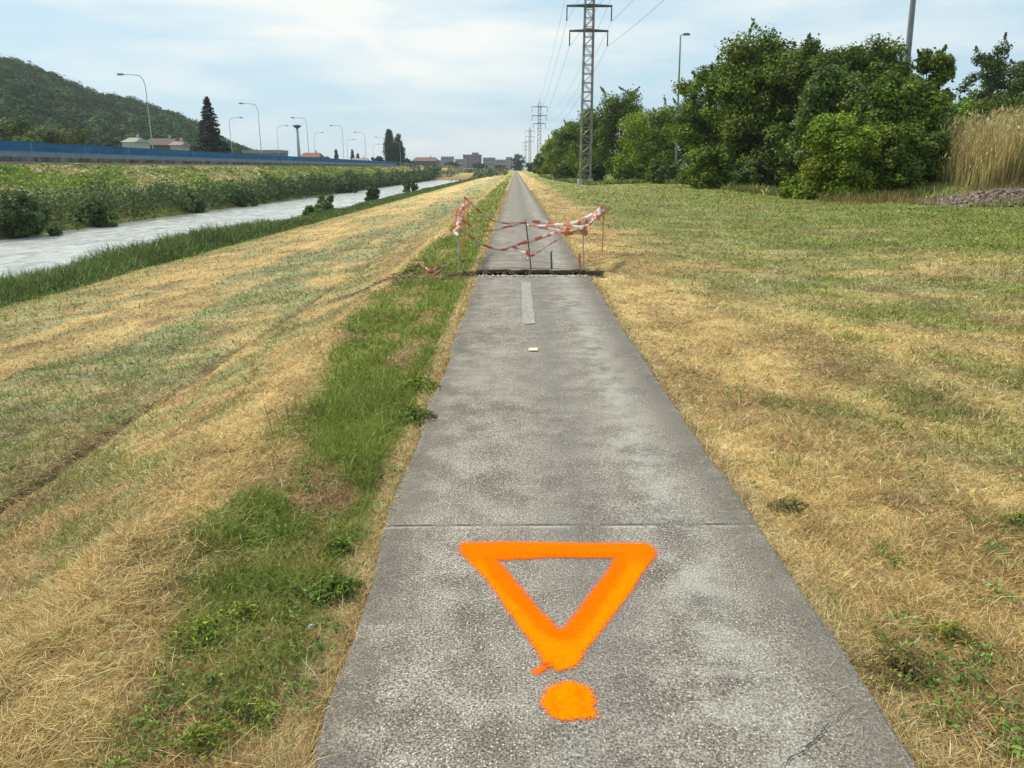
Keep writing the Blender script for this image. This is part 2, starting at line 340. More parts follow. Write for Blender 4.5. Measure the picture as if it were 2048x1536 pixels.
# ------------------------------------------------------------------ path
def path_mat():
    m = bpy.data.materials.new('worn_path_concrete'); m.use_nodes = True; nt = m.node_tree; N = nt.nodes.new; L = nt.links.new
    b = nt.nodes['Principled BSDF']; b.inputs['Roughness'].default_value = .9; b.inputs['Specular IOR Level'].default_value = .2
    tc = N('ShaderNodeTexCoord'); P = tc.outputs['Object']
    def noise(s, d=4, r=.6, vec=P):
        n = N('ShaderNodeTexNoise'); n.inputs['Scale'].default_value = s; n.inputs['Detail'].default_value = d; n.inputs['Roughness'].default_value = r; L(vec, n.inputs['Vector']); return n.outputs[0]
    def ramp(src, a, b_, ca, cb):
        r = N('ShaderNodeMapRange'); r.interpolation_type = 'SMOOTHSTEP'
        r.inputs[1].default_value = a; r.inputs[2].default_value = b_; r.inputs[3].default_value = ca; r.inputs[4].default_value = cb; L(src, r.inputs[0]); return r.outputs[0]
    def mul(a, b_):
        x = N('ShaderNodeMath'); x.operation = 'MULTIPLY'
        for i, v in enumerate((a, b_)):
            if isinstance(v, (int, float)): x.inputs[i].default_value = v
            else: L(v, x.inputs[i])
        return x.outputs[0]
    def mixc(f, a, c):
        x = N('ShaderNodeMix'); x.data_type = 'RGBA'; L(f, x.inputs[0])
        for i, v in ((6, a), (7, c)):
            if isinstance(v, tuple): x.inputs[i].default_value = (*v, 1)
            else: L(v, x.inputs[i])
        return x.outputs[2]
    # aggregate: stones of 4-9 mm in dark binder
    vo = N('ShaderNodeTexVoronoi'); vo.inputs['Scale'].default_value = 118; vo.feature = 'F1'; vo.inputs['Randomness'].default_value = 1; L(P, vo.inputs['Vector'])
    sep = N('ShaderNodeSeparateColor'); L(vo.outputs['Color'], sep.inputs[0])
    stone = mul(ramp(vo.outputs['Distance'], .25, .55, 1, 0), ramp(sep.outputs[0], .45, .8, 0, 1))
    grain = noise(120, 3, .7)
    big = noise(1.1, 5, .6); mid = noise(4.5, 5, .65)
    base = mixc(ramp(big, .36, .64, 0, 1), (.145, .122, .101), (.225, .196, .161))
    base = mixc(ramp(mid, .35, .7, 0, .7), base, (.34, .303, .252))
    base = mixc(mul(stone, .72), base, (.58, .52, .44))
    v = N('ShaderNodeVectorMath'); v.operation = 'SCALE'; L(base, v.inputs[0]); L(ramp(grain, .36, .64, .34, 1.6), v.inputs['Scale']); base = v.outputs[0]
    s3 = N('ShaderNodeSeparateXYZ'); L(P, s3.inputs[0])
    # darker, mossy margins and a dark worn middle line
    wob = N('ShaderNodeMath'); wob.operation = 'ADD'; L(s3.outputs[0], wob.inputs[0]); L(mul(mid, .35), wob.inputs[1])
    def gauss(src, c, w):
        a = N('ShaderNodeMath'); a.operation = 'SUBTRACT'; L(src, a.inputs[0]); a.inputs[1].default_value = c
        a2 = N('ShaderNodeMath'); a2.operation = 'DIVIDE'; L(a.outputs[0], a2.inputs[0]); a2.inputs[1].default_value = w
        p = N('ShaderNodeMath'); p.operation = 'MULTIPLY'; L(a2.outputs[0], p.inputs[0]); L(a2.outputs[0], p.inputs[1])
        e = N('ShaderNodeMath'); e.operation = 'EXPONENT'; L(mul(p.outputs[0], -1.0), e.inputs[0]); return e.outputs[0]
    base = mixc(mul(gauss(wob.outputs[0], -.40, .13), .55), base, (.128, .108, .092))
    base = mixc(mul(gauss(wob.outputs[0], 1.28, .15), .65), base, (.128, .110, .094))
    base = mixc(mul(mul(gauss(wob.outputs[0], .50, .22), ramp(big, .3, .6, .2, 1)), .45), base, (.14, .125, .115))
    base = mixc(mul(mul(gauss(wob.outputs[0], .95, .14), ramp(mid, .4, .6, .2, 1)), .35), base, (.42, .41, .37))
    # joints between slabs (dark groove, sometimes pale filler)
    for yj, st, x0, x1 in ((3.375, 1.0, -.7, 1.2), (7.86, .5, -.62, -.25), (17.1, .6, -.7, 1.2), (21.7, .6, -.7, 1.2), (26.3, .6, -.7, 1.2), (39.5, .8, -.7, 1.2), (43.5, .8, -.7, 1.2)):
        sl = N('ShaderNodeMath'); sl.operation = 'MULTIPLY_ADD'; L(s3.outputs[0], sl.inputs[0]); sl.inputs[1].default_value = -.018; L(s3.outputs[1], sl.inputs[2])
        w_ = .006 + yj * .0012
        g1 = gauss(sl.outputs[0], yj, w_)
        rng_ = mul(ramp(s3.outputs[0], x0, x0 + .1, 0, 1), ramp(s3.outputs[0], x1 - .1, x1, 1, 0))
        base = mixc(mul(mul(mul(g1, st), rng_), ramp(mid, .42, .56, .12, 1)), base, (.04, .036, .032))
        g2 = gauss(sl.outputs[0], yj - w_ * 2.0, w_ * 1.1)
        base = mixc(mul(mul(mul(g2, .5 * st), rng_), ramp(mid, .42, .55, 0, 1)), base, (.5, .48, .43))
    L(base, b.inputs['Base Color'])
    bp = N('ShaderNodeBump'); bp.inputs['Strength'].default_value = .55; bp.inputs['Distance'].default_value = .004
    ad = N('ShaderNodeMath'); ad.operation = 'ADD'; L(grain, ad.inputs[0]); L(stone, ad.inputs[1]); L(ad.outputs[0], bp.inputs['Height']); L(bp.outputs[0], b.inputs['Normal'])
    return m
M['path'] = path_mat()
M['edge'] = mat('soil_stained_slab_edge', (.16, .115, .078), .95, var=.5, vscale=9, bump=.8, bscale=30, color2=(.07, .05, .035))
def slab(name, y0, y1, jag0=0, jag1=0, n=26, dy=.12, gro=1.0):
    """a strip of the path with thickness, uneven edges"""
    ys = [y0]
    st = dy
    while ys[-1] < y1 - st: ys.append(ys[-1] + st); st *= gro
    ys.append(y1); ys = np.array(ys); xs = np.linspace(-.612, 1.172, 70 if (jag0 or jag1) else n)
    A, B = np.meshgrid(xs, ys, indexing='ij')
    eL = (fbm(ys * 1.1, ys * 0, 5, 4) - .5) * .09 + (fbm(ys * 9, ys * 0, 6, 3) - .5) * .025; eR = (fbm(ys * 1.0, ys * 0, 8, 4) - .5) * .085 + (fbm(ys * 9, ys * 0, 15, 3) - .5) * .025
    A = A.copy(); A[0] += eL; A[-1] += eR
    B = B.copy()
    B[:, 0] += jag0 * (fbm(xs * 6, xs * 0, 11, 4) - .5); B[:, -1] += jag1 * (fbm(xs * 6, xs * 0, 12, 4) - .5)
    Z = (fbm(A * .7, B * .5, 2, 2) - .5) * .012
    Z[0] -= .006; Z[-1] -= .006
    nx, ny = A.shape; top = np.stack([A, B, Z], -1).reshape(-1, 3); idx = np.arange(nx * ny).reshape(nx, ny)
    F = [tuple(q) for q in np.stack([idx[:-1, :-1], idx[1:, :-1], idx[1:, 1:], idx[:-1, 1:]], -1).reshape(-1, 4)]
    loop = list(idx[:, 0]) + list(idx[-1, 1:]) + list(idx[-2::-1, -1]) + list(idx[0, -2:0:-1])
    b0 = len(top); low = top[loop].copy(); low[:, 2] = -.055
    V = np.concatenate([top, low]); k = len(loop)
    F += [(loop[i], b0 + i, b0 + (i + 1) % k, loop[(i + 1) % k]) for i in range(k)]
    return new_mesh(name, V, F, None, mats=[M['path'], M['edge']], mi=[0] * (len(F) - k) + [1] * k)
p1 = slab('path', -4, TR0, 0, .34); tag(p1, 'worn grey concrete cycle path in front of the trench', kind='structure')
p2 = slab('path', TR1, 470, .30, 0, dy=.15, gro=1.012); tag(p2, 'concrete cycle path running on beyond the trench to the horizon', kind='structure')

# crack in the slab: thin broken strip
def strip_mesh(pts, w, z, m, name, parent=None):
    V = []; F = []
    for i, p in enumerate(pts):
        q = np.array(pts[min(i + 1, len(pts) - 1)]) - np.array(pts[max(i - 1, 0)]); q = q / np.linalg.norm(q); nrm = np.array((-q[1], q[0]))
        ww = w[i] if hasattr(w, '__len__') else w
        V += [(p[0] + nrm[0] * ww, p[1] + nrm[1] * ww, z), (p[0] - nrm[0] * ww, p[1] - nrm[1] * ww, z)]
    F = [(2 * i, 2 * i + 1, 2 * i + 3, 2 * i + 2) for i in range(len(pts) - 1)]
    return new_mesh(name, np.array(V), F, m, parent)
M['crackdark'] = mat('dark_crack', (.05, .045, .04), .95)
cp = [(1700, 1420), (1672, 1440), (1655, 1452), (1640, 1472), (1618, 1488), (1605, 1503), (1585, 1512), (1566, 1530), (1552, 1545), (1520, 1590)]
cw = []
for i in range(len(cp) - 1):
    a = np.array(cp[i], float); b = np.array(cp[i + 1], float)
    for t in np.linspace(0, 1, 6)[:-1]: cw.append(a + (b - a) * t + rng.normal(0, 1.6, 2))
cw = [at_z(p[0], p[1], 0.009)[:2] for p in cw]
tag(strip_mesh(cw, [.0006 + .0028 * rng.random() * math.sin(math.pi * (i + .5) / len(cw)) for i in range(len(cw))], .009, M['crackdark'], 'crack', p1))

# ------------------------------------------------------------------ orange spray paint
def paint_mat():
    m = bpy.data.materials.new('orange_spray_paint'); m.use_nodes = True; nt = m.node_tree; N = nt.nodes.new; L = nt.links.new
    b = nt.nodes['Principled BSDF']; b.inputs['Roughness'].default_value = .95; b.inputs['Specular IOR Level'].default_value = .02
    tc = N('ShaderNodeTexCoord'); a = N('ShaderNodeAttribute'); a.attribute_name = 'cover'
    t = N('ShaderNodeAttribute'); t.attribute_name = 'core'
    mx = N('ShaderNodeMix'); mx.data_type = 'RGBA'; L(t.outputs['Fac'], mx.inputs[0]); mx.inputs[6].default_value = (1.0, .215, .0, 1); mx.inputs[7].default_value = (.97, .145, .0, 1)
    n0 = N('ShaderNodeTexNoise'); n0.inputs['Scale'].default_value = 90; n0.inputs['Detail'].default_value = 3; L(tc.outputs['Object'], n0.inputs['Vector'])
    mr = N('ShaderNodeMapRange'); mr.inputs[1].default_value = .3; mr.inputs[2].default_value = .7; mr.inputs[3].default_value = .78; mr.inputs[4].default_value = 1.08; L(n0.outputs[0], mr.inputs[0])
    v = N('ShaderNodeVectorMath'); v.operation = 'SCALE'; L(mx.outputs[2], v.inputs[0]); L(mr.outputs[0], v.inputs['Scale']); L(v.outputs[0], b.inputs['Base Color'])
    n = N('ShaderNodeTexNoise'); n.inputs['Scale'].default_value = 260; n.inputs['Detail'].default_value = 2; L(tc.outputs['Object'], n.inputs['Vector'])
    ad = N('ShaderNodeMath'); ad.operation = 'ADD'; L(a.outputs['Fac'], ad.inputs[0]); L(n.outputs[0], ad.inputs[1])
    r = N('ShaderNodeMapRange'); r.inputs[1].default_value = .86; r.inputs[2].default_value = 1.12; L(ad.outputs[0], r.inputs[0])
    tr = N('ShaderNodeBsdfTransparent'); ms = N('ShaderNodeMixShader'); L(r.outputs[0], ms.inputs[0]); L(tr.outputs[0], ms.inputs[1]); L(b.outputs[0], ms.inputs[2])
    L(ms.outputs[0], nt.nodes['Material Output'].inputs[0]); return m
M['paint'] = paint_mat()
def seg_d(P, a, b):
    a = np.array(a); b = np.array(b); d = b - a; t = np.clip(((P - a) @ d) / (d @ d), 0, 1); return np.linalg.norm(P - (a + t[..., None] * d), axis=-1)
def poly_sd(P, poly):
    poly = [np.array(p, float) for p in poly]; d = np.full(P.shape[:-1], 1e9); ins = np.zeros(P.shape[:-1], bool)
    for i in range(len(poly)):
        a, b = poly[i], poly[(i + 1) % len(poly)]; d = np.minimum(d, seg_d(P, a, b))
        c = ((a[1] > P[..., 1]) != (b[1] > P[..., 1])) & (P[..., 0] < (b[0] - a[0]) * (P[..., 1] - a[1]) / (b[1] - a[1] + 1e-12) + a[0]); ins ^= c
    return np.where(ins, -d, d)
def w2(p): return at_z(p[0], p[1], 0.012)[:2]
def painted(name, sdfun, pts, parent, corefun):
    pts = np.array([w2(p) for p in pts]); lo = pts.min(0) - .05; hi = pts.max(0) + .05; st = .006
    xs = np.arange(lo[0], hi[0], st); ys = np.arange(lo[1], hi[1], st); A, B = np.meshgrid(xs, ys, indexing='ij')
    P = np.stack([A, B], -1); wob = (fbm(A * 30, B * 30, 77, 3) - .5) * .011 - .003
    s = sdfun(P) + wob
    cover = np.clip(.54 - s / .034 * .5, 0, .80)
    keep = s < .028; idx = np.arange(A.size).reshape(A.shape)
    k = keep[:-1, :-1] & keep[1:, :-1] & keep[1:, 1:] & keep[:-1, 1:]
    F = np.stack([idx[:-1, :-1], idx[1:, :-1], idx[1:, 1:], idx[:-1, 1:]], -1)[k]
    used = np.unique(F); mp = np.full(A.size, -1); mp[used] = np.arange(len(used)); F = mp[F]
    Z = (fbm(A * .7, B * .5, 2, 2) - .5) * .012 + .004
    V = np.stack([A, B, Z], -1).reshape(-1, 3)[used]
    return new_mesh(name, V, F, M['paint'], parent, attrs={'cover': cover.ravel()[used] * 1.0, 'core': corefun(P, s).ravel()[used]})
outer = [(926, 1084), (1000, 1082), (1120, 1083), (1290, 1084), (1306, 1091), (1309, 1108), (1290, 1128), (1262, 1172), (1235, 1210), (1165, 1300), (1148, 1326), (1118, 1336), (1092, 1322), (1075, 1292), (1030, 1230), (980, 1160), (940, 1118), (922, 1098)]
inner = [(990, 1116), (1100, 1110), (1232, 1110), (1222, 1134), (1160, 1216), (1126, 1258), (1112, 1254), (1068, 1208), (1020, 1150)]
mark = empty('painted_warning_triangle', (0, 0, 0), 'bright orange hollow triangle pointing down with a dot below, sprayed on the path', 'painted marking')
oo = [w2(p) for p in outer]; ii = [w2(p) for p in inner]
def sd_tri(P): return np.maximum(poly_sd(P, oo), -poly_sd(P, ii))
def core_tri(P, s):
    di = poly_sd(P, ii); t = 1 - sst(.045, .085, di + (fbm(P[..., 0] * 20, P[..., 1] * 20, 5, 2) - .5) * .03)
    top = sst(2.95, 3.05, P[..., 1]); return np.clip(np.maximum(t, top * .8), 0, 1)
painted('triangle_outline', sd_tri, outer, mark, core_tri)
dot = [(1137 + 49 * math.cos(a), 1398 + 36 * math.sin(a)) for a in np.linspace(0, .35, 3)] + [(1190, 1418), (1191, 1427), (1176, 1429)] + [(1137 + 49 * math.cos(a), 1398 + 36 * math.sin(a)) for a in np.linspace(1.1, 6.1, 22)]
dd = [w2(p) for p in dot]
painted('dot', lambda P: poly_sd(P, dd), dot, mark, lambda P, s: sst(.45, .6, fbm(P[..., 0] * 18, P[..., 1] * 18, 8, 3)) * .7 * sst(-.01, -.03, s))
sm = [(1062, 1338), (1078, 1326), (1096, 1320), (1100, 1330), (1084, 1343), (1068, 1346)]; ss_ = [w2(p) for p in sm]
painted('overspray', lambda P: poly_sd(P, ss_) + .010, sm, mark, lambda P, s: np.ones(s.shape) * .8)

# centre dash, small chip of paint
def worn_paint(name, color, thr):
    m = bpy.data.materials.new(name); m.use_nodes = True; nt = m.node_tree; N = nt.nodes.new; L = nt.links.new
    b = nt.nodes['Principled BSDF']; b.inputs['Base Color'].default_value = (*color, 1); b.inputs['Roughness'].default_value = .85
    tc = N('ShaderNodeTexCoord'); n = N('ShaderNodeTexNoise'); n.inputs['Scale'].default_value = 60; n.inputs['Detail'].default_value = 5; n.inputs['Roughness'].default_value = .75; L(tc.outputs['Object'], n.inputs['Vector'])
    r = N('ShaderNodeMapRange'); r.inputs[1].default_value = thr; r.inputs[2].default_value = thr + .18; L(n.outputs[0], r.inputs[0])
    tr = N('ShaderNodeBsdfTransparent'); ms = N('ShaderNodeMixShader'); L(r.outputs[0], ms.inputs[0]); L(tr.outputs[0], ms.inputs[1]); L(b.outputs[0], ms.inputs[2]); L(ms.outputs[0], nt.nodes['Material Output'].inputs[0]); return m
M['wornwhite'] = worn_paint('worn_white_paint', (.47, .45, .40), .41); M['wornyellow'] = worn_paint('worn_yellow_paint', (.68, .60, .42), .30)
def dash(pix, m, name, label, z=.010):
    q = [at_z(a, b, 0)[:2] for a, b in pix]; n = 14; V = []
    for i in range(n + 1):
        t = i / n; l = q[0] + (q[3] - q[0]) * t; r = q[1] + (q[2] - q[1]) * t
        j = rng.normal(0, .004, 2); V += [(l[0] + j[0], l[1], z), (r[0] + j[1], r[1], z)]
    tag(new_mesh(name, np.array(V), [(2 * i, 2 * i + 1, 2 * i + 3, 2 * i + 2) for i in range(n)], m), label, 'road marking')
dash([(1046, 650), (1070, 648), (1061, 566), (1043, 566)], M['wornwhite'], 'painted_centre_dash', 'worn off-white centre line dash just before the trench')
dash([(1057, 703), (1076, 703), (1075, 697), (1057, 698)], M['wornyellow'], 'painted_patch', 'tiny pale yellow paint mark in the middle of the path')
dash([(1118, 1560), (1200, 1560), (1188, 1445), (1120, 1445)], worn_paint('faint_old_paint', (.42, .41, .39), .52), 'painted_patch', 'faint pale worn streak just below the orange dot', z=.0085)
for k, Y in enumerate((18.5, 27, 36)):
    xc = .21; n = 8; V = []
    for i in range(n + 1): V += [(xc - .05, Y + 2.2 * i / n, .011), (xc + .05, Y + 2.2 * i / n, .011)]
    tag(new_mesh('painted_centre_dash', np.array(V), [(2 * i, 2 * i + 1, 2 * i + 3, 2 * i + 2) for i in range(n)], worn_paint('faint_paint', (.40, .39, .36), .46)),
        ('first faint worn dash on the path beyond the trench', 'middle faint worn dash beyond the trench, behind the tapes', 'farthest faint worn centre dash down the path')[k], 'road marking', 'faint centre dashes beyond the trench')

# ------------------------------------------------------------------ water
def water_mat():
    m = bpy.data.materials.new('river_water'); m.use_nodes = True; nt = m.node_tree; N = nt.nodes.new; L = nt.links.new
    b = nt.nodes['Principled BSDF']; b.inputs['Base Color'].default_value = (.30, .29, .26, 1); b.inputs['Roughness'].default_value = .12; b.inputs['IOR'].default_value = 1.5; b.inputs['Specular IOR Level'].default_value = .9
    tc = N('ShaderNodeTexCoord'); mp = N('ShaderNodeMapping'); mp.inputs['Scale'].default_value = (1.0, .42, 1); mp.inputs['Rotation'].default_value = (0, 0, R(25)); L(tc.outputs['Object'], mp.inputs[0])
    n = N('ShaderNodeTexNoise'); n.inputs['Scale'].default_value = 1.6; n.inputs['Detail'].default_value = 8; n.inputs['Roughness'].default_value = .68; L(mp.outputs[0], n.inputs['Vector'])
    bp = N('ShaderNodeBump'); bp.inputs['Strength'].default_value = 1.0; bp.inputs['Distance'].default_value = .2; L(n.outputs[0], bp.inputs['Height']); L(bp.outputs[0], b.inputs['Normal'])
    n2 = N('ShaderNodeTexNoise'); n2.inputs['Scale'].default_value = 1.3; n2.inputs['Detail'].default_value = 8; n2.inputs['Roughness'].default_value = .7; L(mp.outputs[0], n2.inputs['Vector'])
    r = N('ShaderNodeValToRGB'); r.color_ramp.elements[0].position = .4; r.color_ramp.elements[0].color = (.52, .51, .475, 1); r.color_ramp.elements[1].position = .62; r.color_ramp.elements[1].color = (.86, .84, .79, 1)  # whitish sky reflections and darker ripples painted into the base colour
    L(n2.outputs[0], r.inputs[0]); L(r.outputs[0], b.inputs['Base Color']); return m
xs = np.linspace(-34.5, -16.8, 40); ys = axis(4, 60, .5, -25, 335, 1.03)
A, B = np.meshgrid(xs, ys, indexing='ij'); Zw = -2.8 + (fbm(A * 1.1, B * .7, 201, 3) - .5) * .10
idx = np.arange(A.size).reshape(A.shape); F = np.stack([idx[:-1, :-1], idx[1:, :-1], idx[1:, 1:], idx[:-1, 1:]], -1).reshape(-1, 4)
tag(new_mesh('river_water', np.stack([A, B, Zw], -1).reshape(-1, 3), F, water_mat(), smooth=True), 'pale rippled river running beside the levee', kind='structure')

# ------------------------------------------------------------------ blades and leaves (vectorised)
def blades(name, P, L, Wd, lean, azi, cols, m=None, bend=.35, label=None, kind='stuff', parent=None):
    """P (n,3) roots; each blade = tapered bent strip of 5 verts (quad + tri stored as 2 quads degenerate-free)"""
    n = len(P); d = np.stack([np.cos(azi) * np.sin(lean), np.sin(azi) * np.sin(lean), np.cos(lean)], -1)
    side_a = rng.random(n) * 2 * np.pi; up = np.array((0, 0, 1.0))
    s = np.stack([np.cos(side_a), np.sin(side_a), np.zeros(n)], -1); s = s - (s * d).sum(1, keepdims=True) * d; s /= np.linalg.norm(s, axis=1, keepdims=True) + 1e-9
    mid = P + d * (L * .55)[:, None]; tip = P + d * L[:, None] + np.stack([np.cos(azi), np.sin(azi), -np.ones(n) * .6], -1) * (L * bend * rng.random(n))[:, None]
    tip[:, 2] = np.maximum(tip[:, 2], P[:, 2] + .004)
    w = (Wd / 2)[:, None]
    V = np.stack([P - s * w, P + s * w, mid + s * w * .8, mid - s * w * .8, tip], 1).reshape(-1, 3)
    b = np.arange(n) * 5
    T = np.concatenate([np.stack([b, b + 1, b + 2], -1), np.stack([b, b + 2, b + 3], -1), np.stack([b + 3, b + 2, b + 4], -1)])
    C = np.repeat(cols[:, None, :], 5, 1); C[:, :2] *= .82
    o = new_mesh(name, V, T, m or M['grass'], parent, cols=C.reshape(-1, 3))
    return tag(o, label, kind=kind)

def scatter_px(n, ymin, ymax, xmin=-260, xmax=2320, p=1.0, z0=-.2, it=14):
    """points on the near ground, denser close to where people look"""
    if xmin == -260: xmin, xmax = -800, 2620
    x = rng.uniform(xmin, xmax, n); y = ymin + (ymax - ymin) * rng.random(n) ** p; z = np.full(n, z0)
    r = ray(x, y)
    for _ in range(it):
        t = (z - CAMH) / r[:, 2]; X = r[:, 0] * t; Y = r[:, 1] * t; z = .5 * z + .5 * terrain(X, Y, False, False)
    z = terrain(X, Y)
    return X, Y, z
def near_grass(n, ymin, ymax, name, label, p=1.0, rim=False):
    if rim:
        d_ = 1.2 + 60 * rng.random(n) ** 2.6; left = rng.random(n) < .5
        Y = d_; X = np.where(left, -.612 - np.abs(rng.normal(0, .05, n)) + .022, 1.172 + np.abs(rng.normal(0, .05, n)) - .022); z = terrain(X, Y); z = np.maximum(z, -.03)
    else:
        X, Y, z = scatter_px(n, ymin, ymax, p=p)
    clump = vnoise(X * 9, Y * 9, 301)
    ok = ((X < -.595) | (X > 1.155)) & (X > -15.5) & (X < 60) & (Y < 220) & (Y > .6)
    ok &= ~((Y > TR0 - .02) & (Y < TR1 + .02) & (X > -1.1) & (X < 1.42))
    # thin out towards both ends of a batch so that batches melt into each other
    ok &= rng.random(n) < np.clip(.35 + 1.1 * clump, 0, 1)
    X, Y, z = X[ok], Y[ok], z[ok]; n = len(X); d = np.hypot(X, Y)
    c = zones(X, Y)
    greenish = np.clip((c[:, 1] / (c[:, 0] + 1e-6) - .74) / .6, 0, 1)
    bright = rng.lognormal(-.05, .42, n)
    strawc = np.where((rng.random(n) < .35)[:, None], PALE, STRAW) * bright[:, None]
    grn = np.where((rng.random(n) < .3)[:, None], GREEN * np.array((1.5, 1.35, 1.3)), GREEN) * rng.lognormal(0, .28, n)[:, None]
    grn = np.where((rng.random(n) < .5)[:, None], grn, .35 * grn + .65 * c)
    isg = rng.random(n) < greenish * .8
    lowb = rng.random(n) < .5
    cc = np.where(isg[:, None], grn, np.where(lowb[:, None], c * bright[:, None] * .95, .6 * c * bright[:, None] + .4 * strawc))
    if rim: cc = np.where((rng.random(n) < .75)[:, None], np.array((.58, .40, .19)) * bright[:, None], cc)
    cc = np.clip(cc, .01, .85)
    L = (.026 + .042 * rng.random(n) ** 1.5) * (1 + isg * .45) * (1 + np.minimum(d, 60) * .016)
    L = L * (.6 + .85 * vnoise(X * 5, Y * 5, 311))
    tall = rng.random(n) < .015; L = np.where(tall & (d < 12), L * 2.0, L)
    gl = (X < -.7) & (X > -1.9) & (Y > 3.6); L = np.where(gl & isg, L * 1.5, L)
    Wd = np.maximum(.0024, d * .00085) * (1 + isg * .3) * rng.uniform(.7, 1.3, n)
    lean = np.where(isg, rng.uniform(.1, 1.15, n), rng.uniform(.5, 1.5, n)); azi = rng.random(n) * 2 * np.pi
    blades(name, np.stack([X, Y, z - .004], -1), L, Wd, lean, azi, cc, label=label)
near_grass(1500000, 352, 1900, 'grass', 'short dry and green grass on the levee and the meadow', p=1.35)
near_grass(60000, 0, 0, 'edge_straw', 'pale straw fringe along both edges of the path', rim=True)

def loose_hay(n, label):
    X, Y, z = scatter_px(n, 420, 1720, -260, 2300, p=1.0)
    w = np.exp(-((X + 2.05 - np.interp(Y, [1.5, 3.5, 7], [.45, .3, 0])) / .42) ** 2) + .22 * (X < -2.2) * (X > -12) + .35 * (X > 1.2) * fbm(X * .8, Y * 2.2, 171)
    ok = (rng.random(n) < w) & (Y < 40) & ((X < -.65) | (X > 1.2)) & ~((Y > TR0 - .1) & (Y < TR1 + .1) & (np.abs(X) < 1.7)); X, Y, z = X[ok], Y[ok], z[ok]; n = len(X); d = np.hypot(X, Y)
    c = np.where((rng.random(n) < .35)[:, None], PALE, STRAW) * rng.lognormal(-.12, .3, n)[:, None]
    blades('loose_hay', np.stack([X, Y, z + rng.uniform(.003, .03, n)], -1), rng.uniform(.03, .10, n) * (1 + d * .03), np.maximum(.0022, d * .0007), rng.uniform(1.25, 1.6, n), rng.normal(1.2, 1.1, n), np.clip(c, .02, .85), bend=.25, label=label)
loose_hay(110000, 'loose raked hay cuttings lying along the levee shoulder')
def litter(n):
    Y = 1.3 + 14 * rng.random(n) ** 1.5; e = np.abs(rng.normal(0, .13, n)); X = np.where(rng.random(n) < .5, -.58 + e, 1.13 - e); d = np.hypot(X, Y)
    blades('straw_litter', np.stack([X, Y, np.full(n, .008)], -1), rng.uniform(.015, .08, n), np.maximum(.002, d * .0006), rng.uniform(1.45, 1.57, n), rng.random(n) * 6.28, np.clip(np.array((.50, .37, .2)) * rng.lognormal(0, .3, n)[:, None], 0, .8), bend=.05, label='bits of straw blown onto the edges of the path')
litter(700)

# ------------------------------------------------------------------ foliage
def leaves_at(C, Nn, size, cols, name, m, parent=None, aspect=.62):
    n = len(C); a = rng.normal(size=(n, 3)); u = np.cross(Nn, a); u /= np.linalg.norm(u, axis=1, keepdims=True) + 1e-9; v = np.cross(Nn, u); v /= np.linalg.norm(v, axis=1, keepdims=True) + 1e-9
    s = size[:, None] * .5
    V = np.stack([C - u * s, C - v * s * aspect + u * s * .1, C + u * s, C + v * s * aspect + u * s * .1], 1).reshape(-1, 3)
    b = np.arange(n) * 4; F = np.stack([b, b + 1, b + 2, b + 3], -1)
    return new_mesh(name, V, F, m, parent, cols=np.repeat(cols[:, None, :], 4, 1).reshape(-1, 3))
def crown_points(n, ncl, rx, ry, h0, h1, seed, power=1.0, clr=(.20, .34), low=0.0, shape='round'):
    r = np.random.default_rng(seed); cen = []; rad = []
    H = h1 - h0; cz = (h0 + h1) / 2
    k = 0
    while len(cen) < ncl:
        k += 1; u = r.normal(size=3); u /= np.linalg.norm(u); q = r.random() ** (1 / 2.2)
        e = 1.0
        z = cz + u[2] * q * H / 2; t = (z - h0) / H
        if shape == 'hedge': e = 1.0 if t < .5 else 1
        p = np.array((u[0] * q * rx * .8, u[1] * q * ry * .8, z))
        if shape == 'hedge': p[2] = h0 + H * (r.random() ** 1.1) * (1 - .30 * ((p[0] / rx) ** 2 + (p[1] / ry) ** 2)) * .93
        if shape == 'column': p = np.array((u[0] * rx * .5, u[1] * ry * .5, h0 + H * r.random() * .93)); f = 1 - max(0, (p[2] - h0) / H - .45) * 1.35; p[:2] *= f
        rr = r.uniform(*clr) * min(rx, H / 2) * (1.0 if shape != 'column' else 1.9)
        if shape == 'column': rr *= max(.3, 1 - max(0, (p[2] - h0) / H - .5) * 1.3)
        cen.append(p); rad.append(rr)
    cen = np.array(cen); rad = np.array(rad); w = rad ** 2; ci = r.choice(ncl, n, p=w / w.sum())
    u = r.normal(size=(n, 3)); u /= np.linalg.norm(u, axis=1, keepdims=True)
    q = r.random(n) ** .45; q = np.where(r.random(n) < .12, q * 1.35, q)
    C = cen[ci] + u * (rad[ci] * q)[:, None] * np.array((1, 1, .8))
    Nn = u * .55 + np.array((0, 0, .45)) + r.normal(size=(n, 3)) * .45; Nn /= np.linalg.norm(Nn, axis=1, keepdims=True)
    return C, Nn, ci, cen, rad, r
